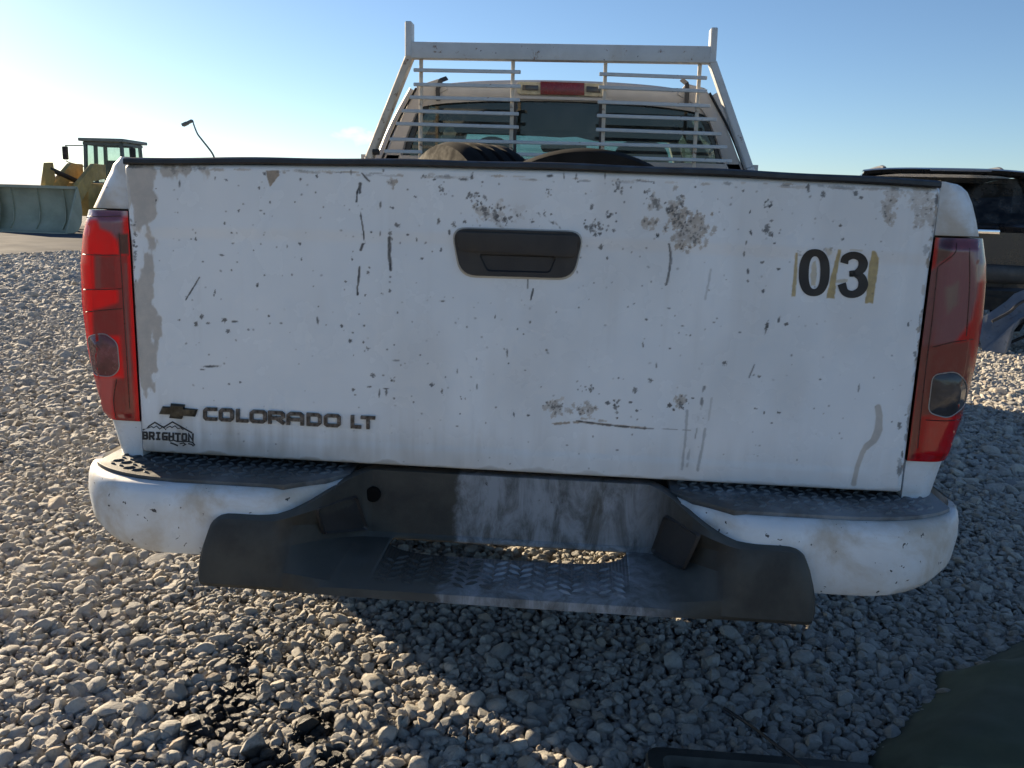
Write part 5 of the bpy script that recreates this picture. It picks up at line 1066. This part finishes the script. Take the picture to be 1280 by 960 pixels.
# torn-off bumper skin leaning by the wagon
base = PZ(1262, 443, 0); yb = float(base[1])
bc = thing('broken_bumper', 'torn grey bumper skin lying on the gravel in front of the dark SUV', 'car part', (float(base[0]), yb, 0))
mb = MB(); q = [(1226, 447), (1224, 404), (1240, 394), (1262, 382), (1276, 369), (1300, 358), (1320, 362), (1318, 385), (1290, 390), (1268, 398), (1256, 412), (1248, 446)]
A = np.array([PY(a, b, yb) for a, b in q]); A[:, 1] += .12*np.sin(np.linspace(0, 5, len(q))); A[:, 2] = np.maximum(A[:, 2], .01); mb.prism(A, (.05, .06, .0)); obj('skin', mb, worn('silver_plastic', (.15, .17, .20), .35, .2, var=.15, dust=.3), bc, bevel=.012)
mb = MB(); mb.tube(cr_spline([PY(1240, 402, yb-.03), PY(1262, 390, yb-.03), PY(1276, 378, yb-.03), PY(1306, 366, yb-.03)], 5), .012, 8); obj('trim_strip', mb, mat_black, bc)
wl = thing('scrap_wheel_liner', 'crumpled black wheel liner heaped beside the torn bumper skin', 'car part', (float(base[0])+.35, yb+.15, 0))
mb = MB(); us = np.linspace(0, math.pi, 18); c_ = PY(1285, 440, yb+.15); mb.grid(np.array([[(c_[0]+(.30+.05*math.sin(7*u+k))*math.cos(u), yb+.10+k*.11, .012+(.26+.05*math.sin(5*u+2*k))*math.sin(u)) for u in us] for k in range(4)])); o_ = obj('liner', mb, mat_black, wl, smooth=60); o_.modifiers.new('s', 'SOLIDIFY').thickness = .008
mb = MB(); mb.tube(cr_spline([(c_[0]-.28, yb+.05, .05), (c_[0]-.05, yb+.02, .17), (c_[0]+.1, yb+.04, .10), (c_[0]+.3, yb+.03, .16)], 6), .014, 6); obj('hose', mb, mat_rubber, wl)

# dark cloth and plastic tray in the near right corner
ol = [PZ(a, b, .03) for a, b in ((1290, 790), (1268, 797), (1240, 812), (1212, 827), (1190, 831), (1172, 834), (1167, 856), (1150, 874), (1120, 902), (1095, 925), (1078, 950), (1074, 985))]
ol = np.array(cr_spline(ol, 5)); inner_c = np.array([1.75, -.25, .03])
rows = []
for k, f in enumerate(np.linspace(0, 1, 26)):
    r_ = ol+(inner_c-ol)*f; h = .012+.27*f**.6*(1-.25*f); fold = .016*(fbm(r_[:, 0]*5+r_[:, 1]*3.5, r_[:, 1]*2-r_[:, 0]*2.2, 4, 3)-.5)*sstep(0, .2, f)*2.6
    r_ = r_.copy(); r_[:, 2] = .012+h*min(1, f*8+.15)+fold; rows.append(r_)
tp = MB(); tp.grid(np.array(rows)); TP = obj('tarp', tp, worn('dark_green_cloth', (.085, .095, .058), .88, var=.25, scale=4, dust=.3, dustcol=(.075, .078, .055), bump=.5, bscale=900), None, smooth=80, label='dark green cloth draped over the gravel in the near right corner', cat='tarp')
so = TP.modifiers.new('thick', 'SOLIDIFY'); so.thickness = .004; so.offset = -1
tz = .075
a0 = PZ(806, 931, tz); a1 = PZ(1082, 932, tz); w = a1[0]-a0[0]; y0 = float(a0[1])
ty = thing('plastic_tray', 'open black plastic tray lying at the bottom edge beside the dark cloth', 'tray', (float(a0[0]+w/2), y0-.2, 0))
def trect(x0, x1, ya, yb_, r, z): return [(p[0], p[1], z) for p in rrect([(x0, ya), (x1, ya), (x1, yb_), (x0, yb_)], r, 5)]
o_, i_ = (a0[0], a1[0], y0, y0-.42, .03), (a0[0]+.030, a1[0]-.03, y0-.026, y0-.40, .02)
mb = MB(); mb.grid(np.array([trect(*o_, .0), trect(*o_, tz-.008), trect(o_[0]+.003, o_[1]-.003, o_[2]-.003, o_[3]+.003, .03, tz), trect(*i_, tz), trect(i_[0]+.004, i_[1]-.004, i_[2]-.004, i_[3]+.004, .02, tz-.008), trect(i_[0]+.01, i_[1]-.01, i_[2]-.008, i_[3]+.008, .02, .03)]), wrap=True)
mb.add(trect(i_[0]+.01, i_[1]-.01, i_[2]-.008, i_[3]+.008, .02, .03), [tuple(range(24))]); obj('rim', mb, worn('tray_plastic', (.030, .032, .030), .6, var=.3, scale=12, dust=.4, dustcol=(.07, .07, .06), bump=.4), ty, smooth=40)
mb = MB(); mb.box((a0[0]+.075, y0-.20, .042), (.012, .34, .03)); obj('divider', mb, mat_black, ty)
mb = MB(); mb.tube(cr_spline([PZ(905, 885, .05), PZ(935, 905, .055), PZ(962, 925, .09), PZ(1015, 966, .10), PZ(1040, 990, .10)], 6), .0035, 8); obj('cable', mb, mat_black, None, label='thin black cable lying across the edge of the black tray', cat='cable')
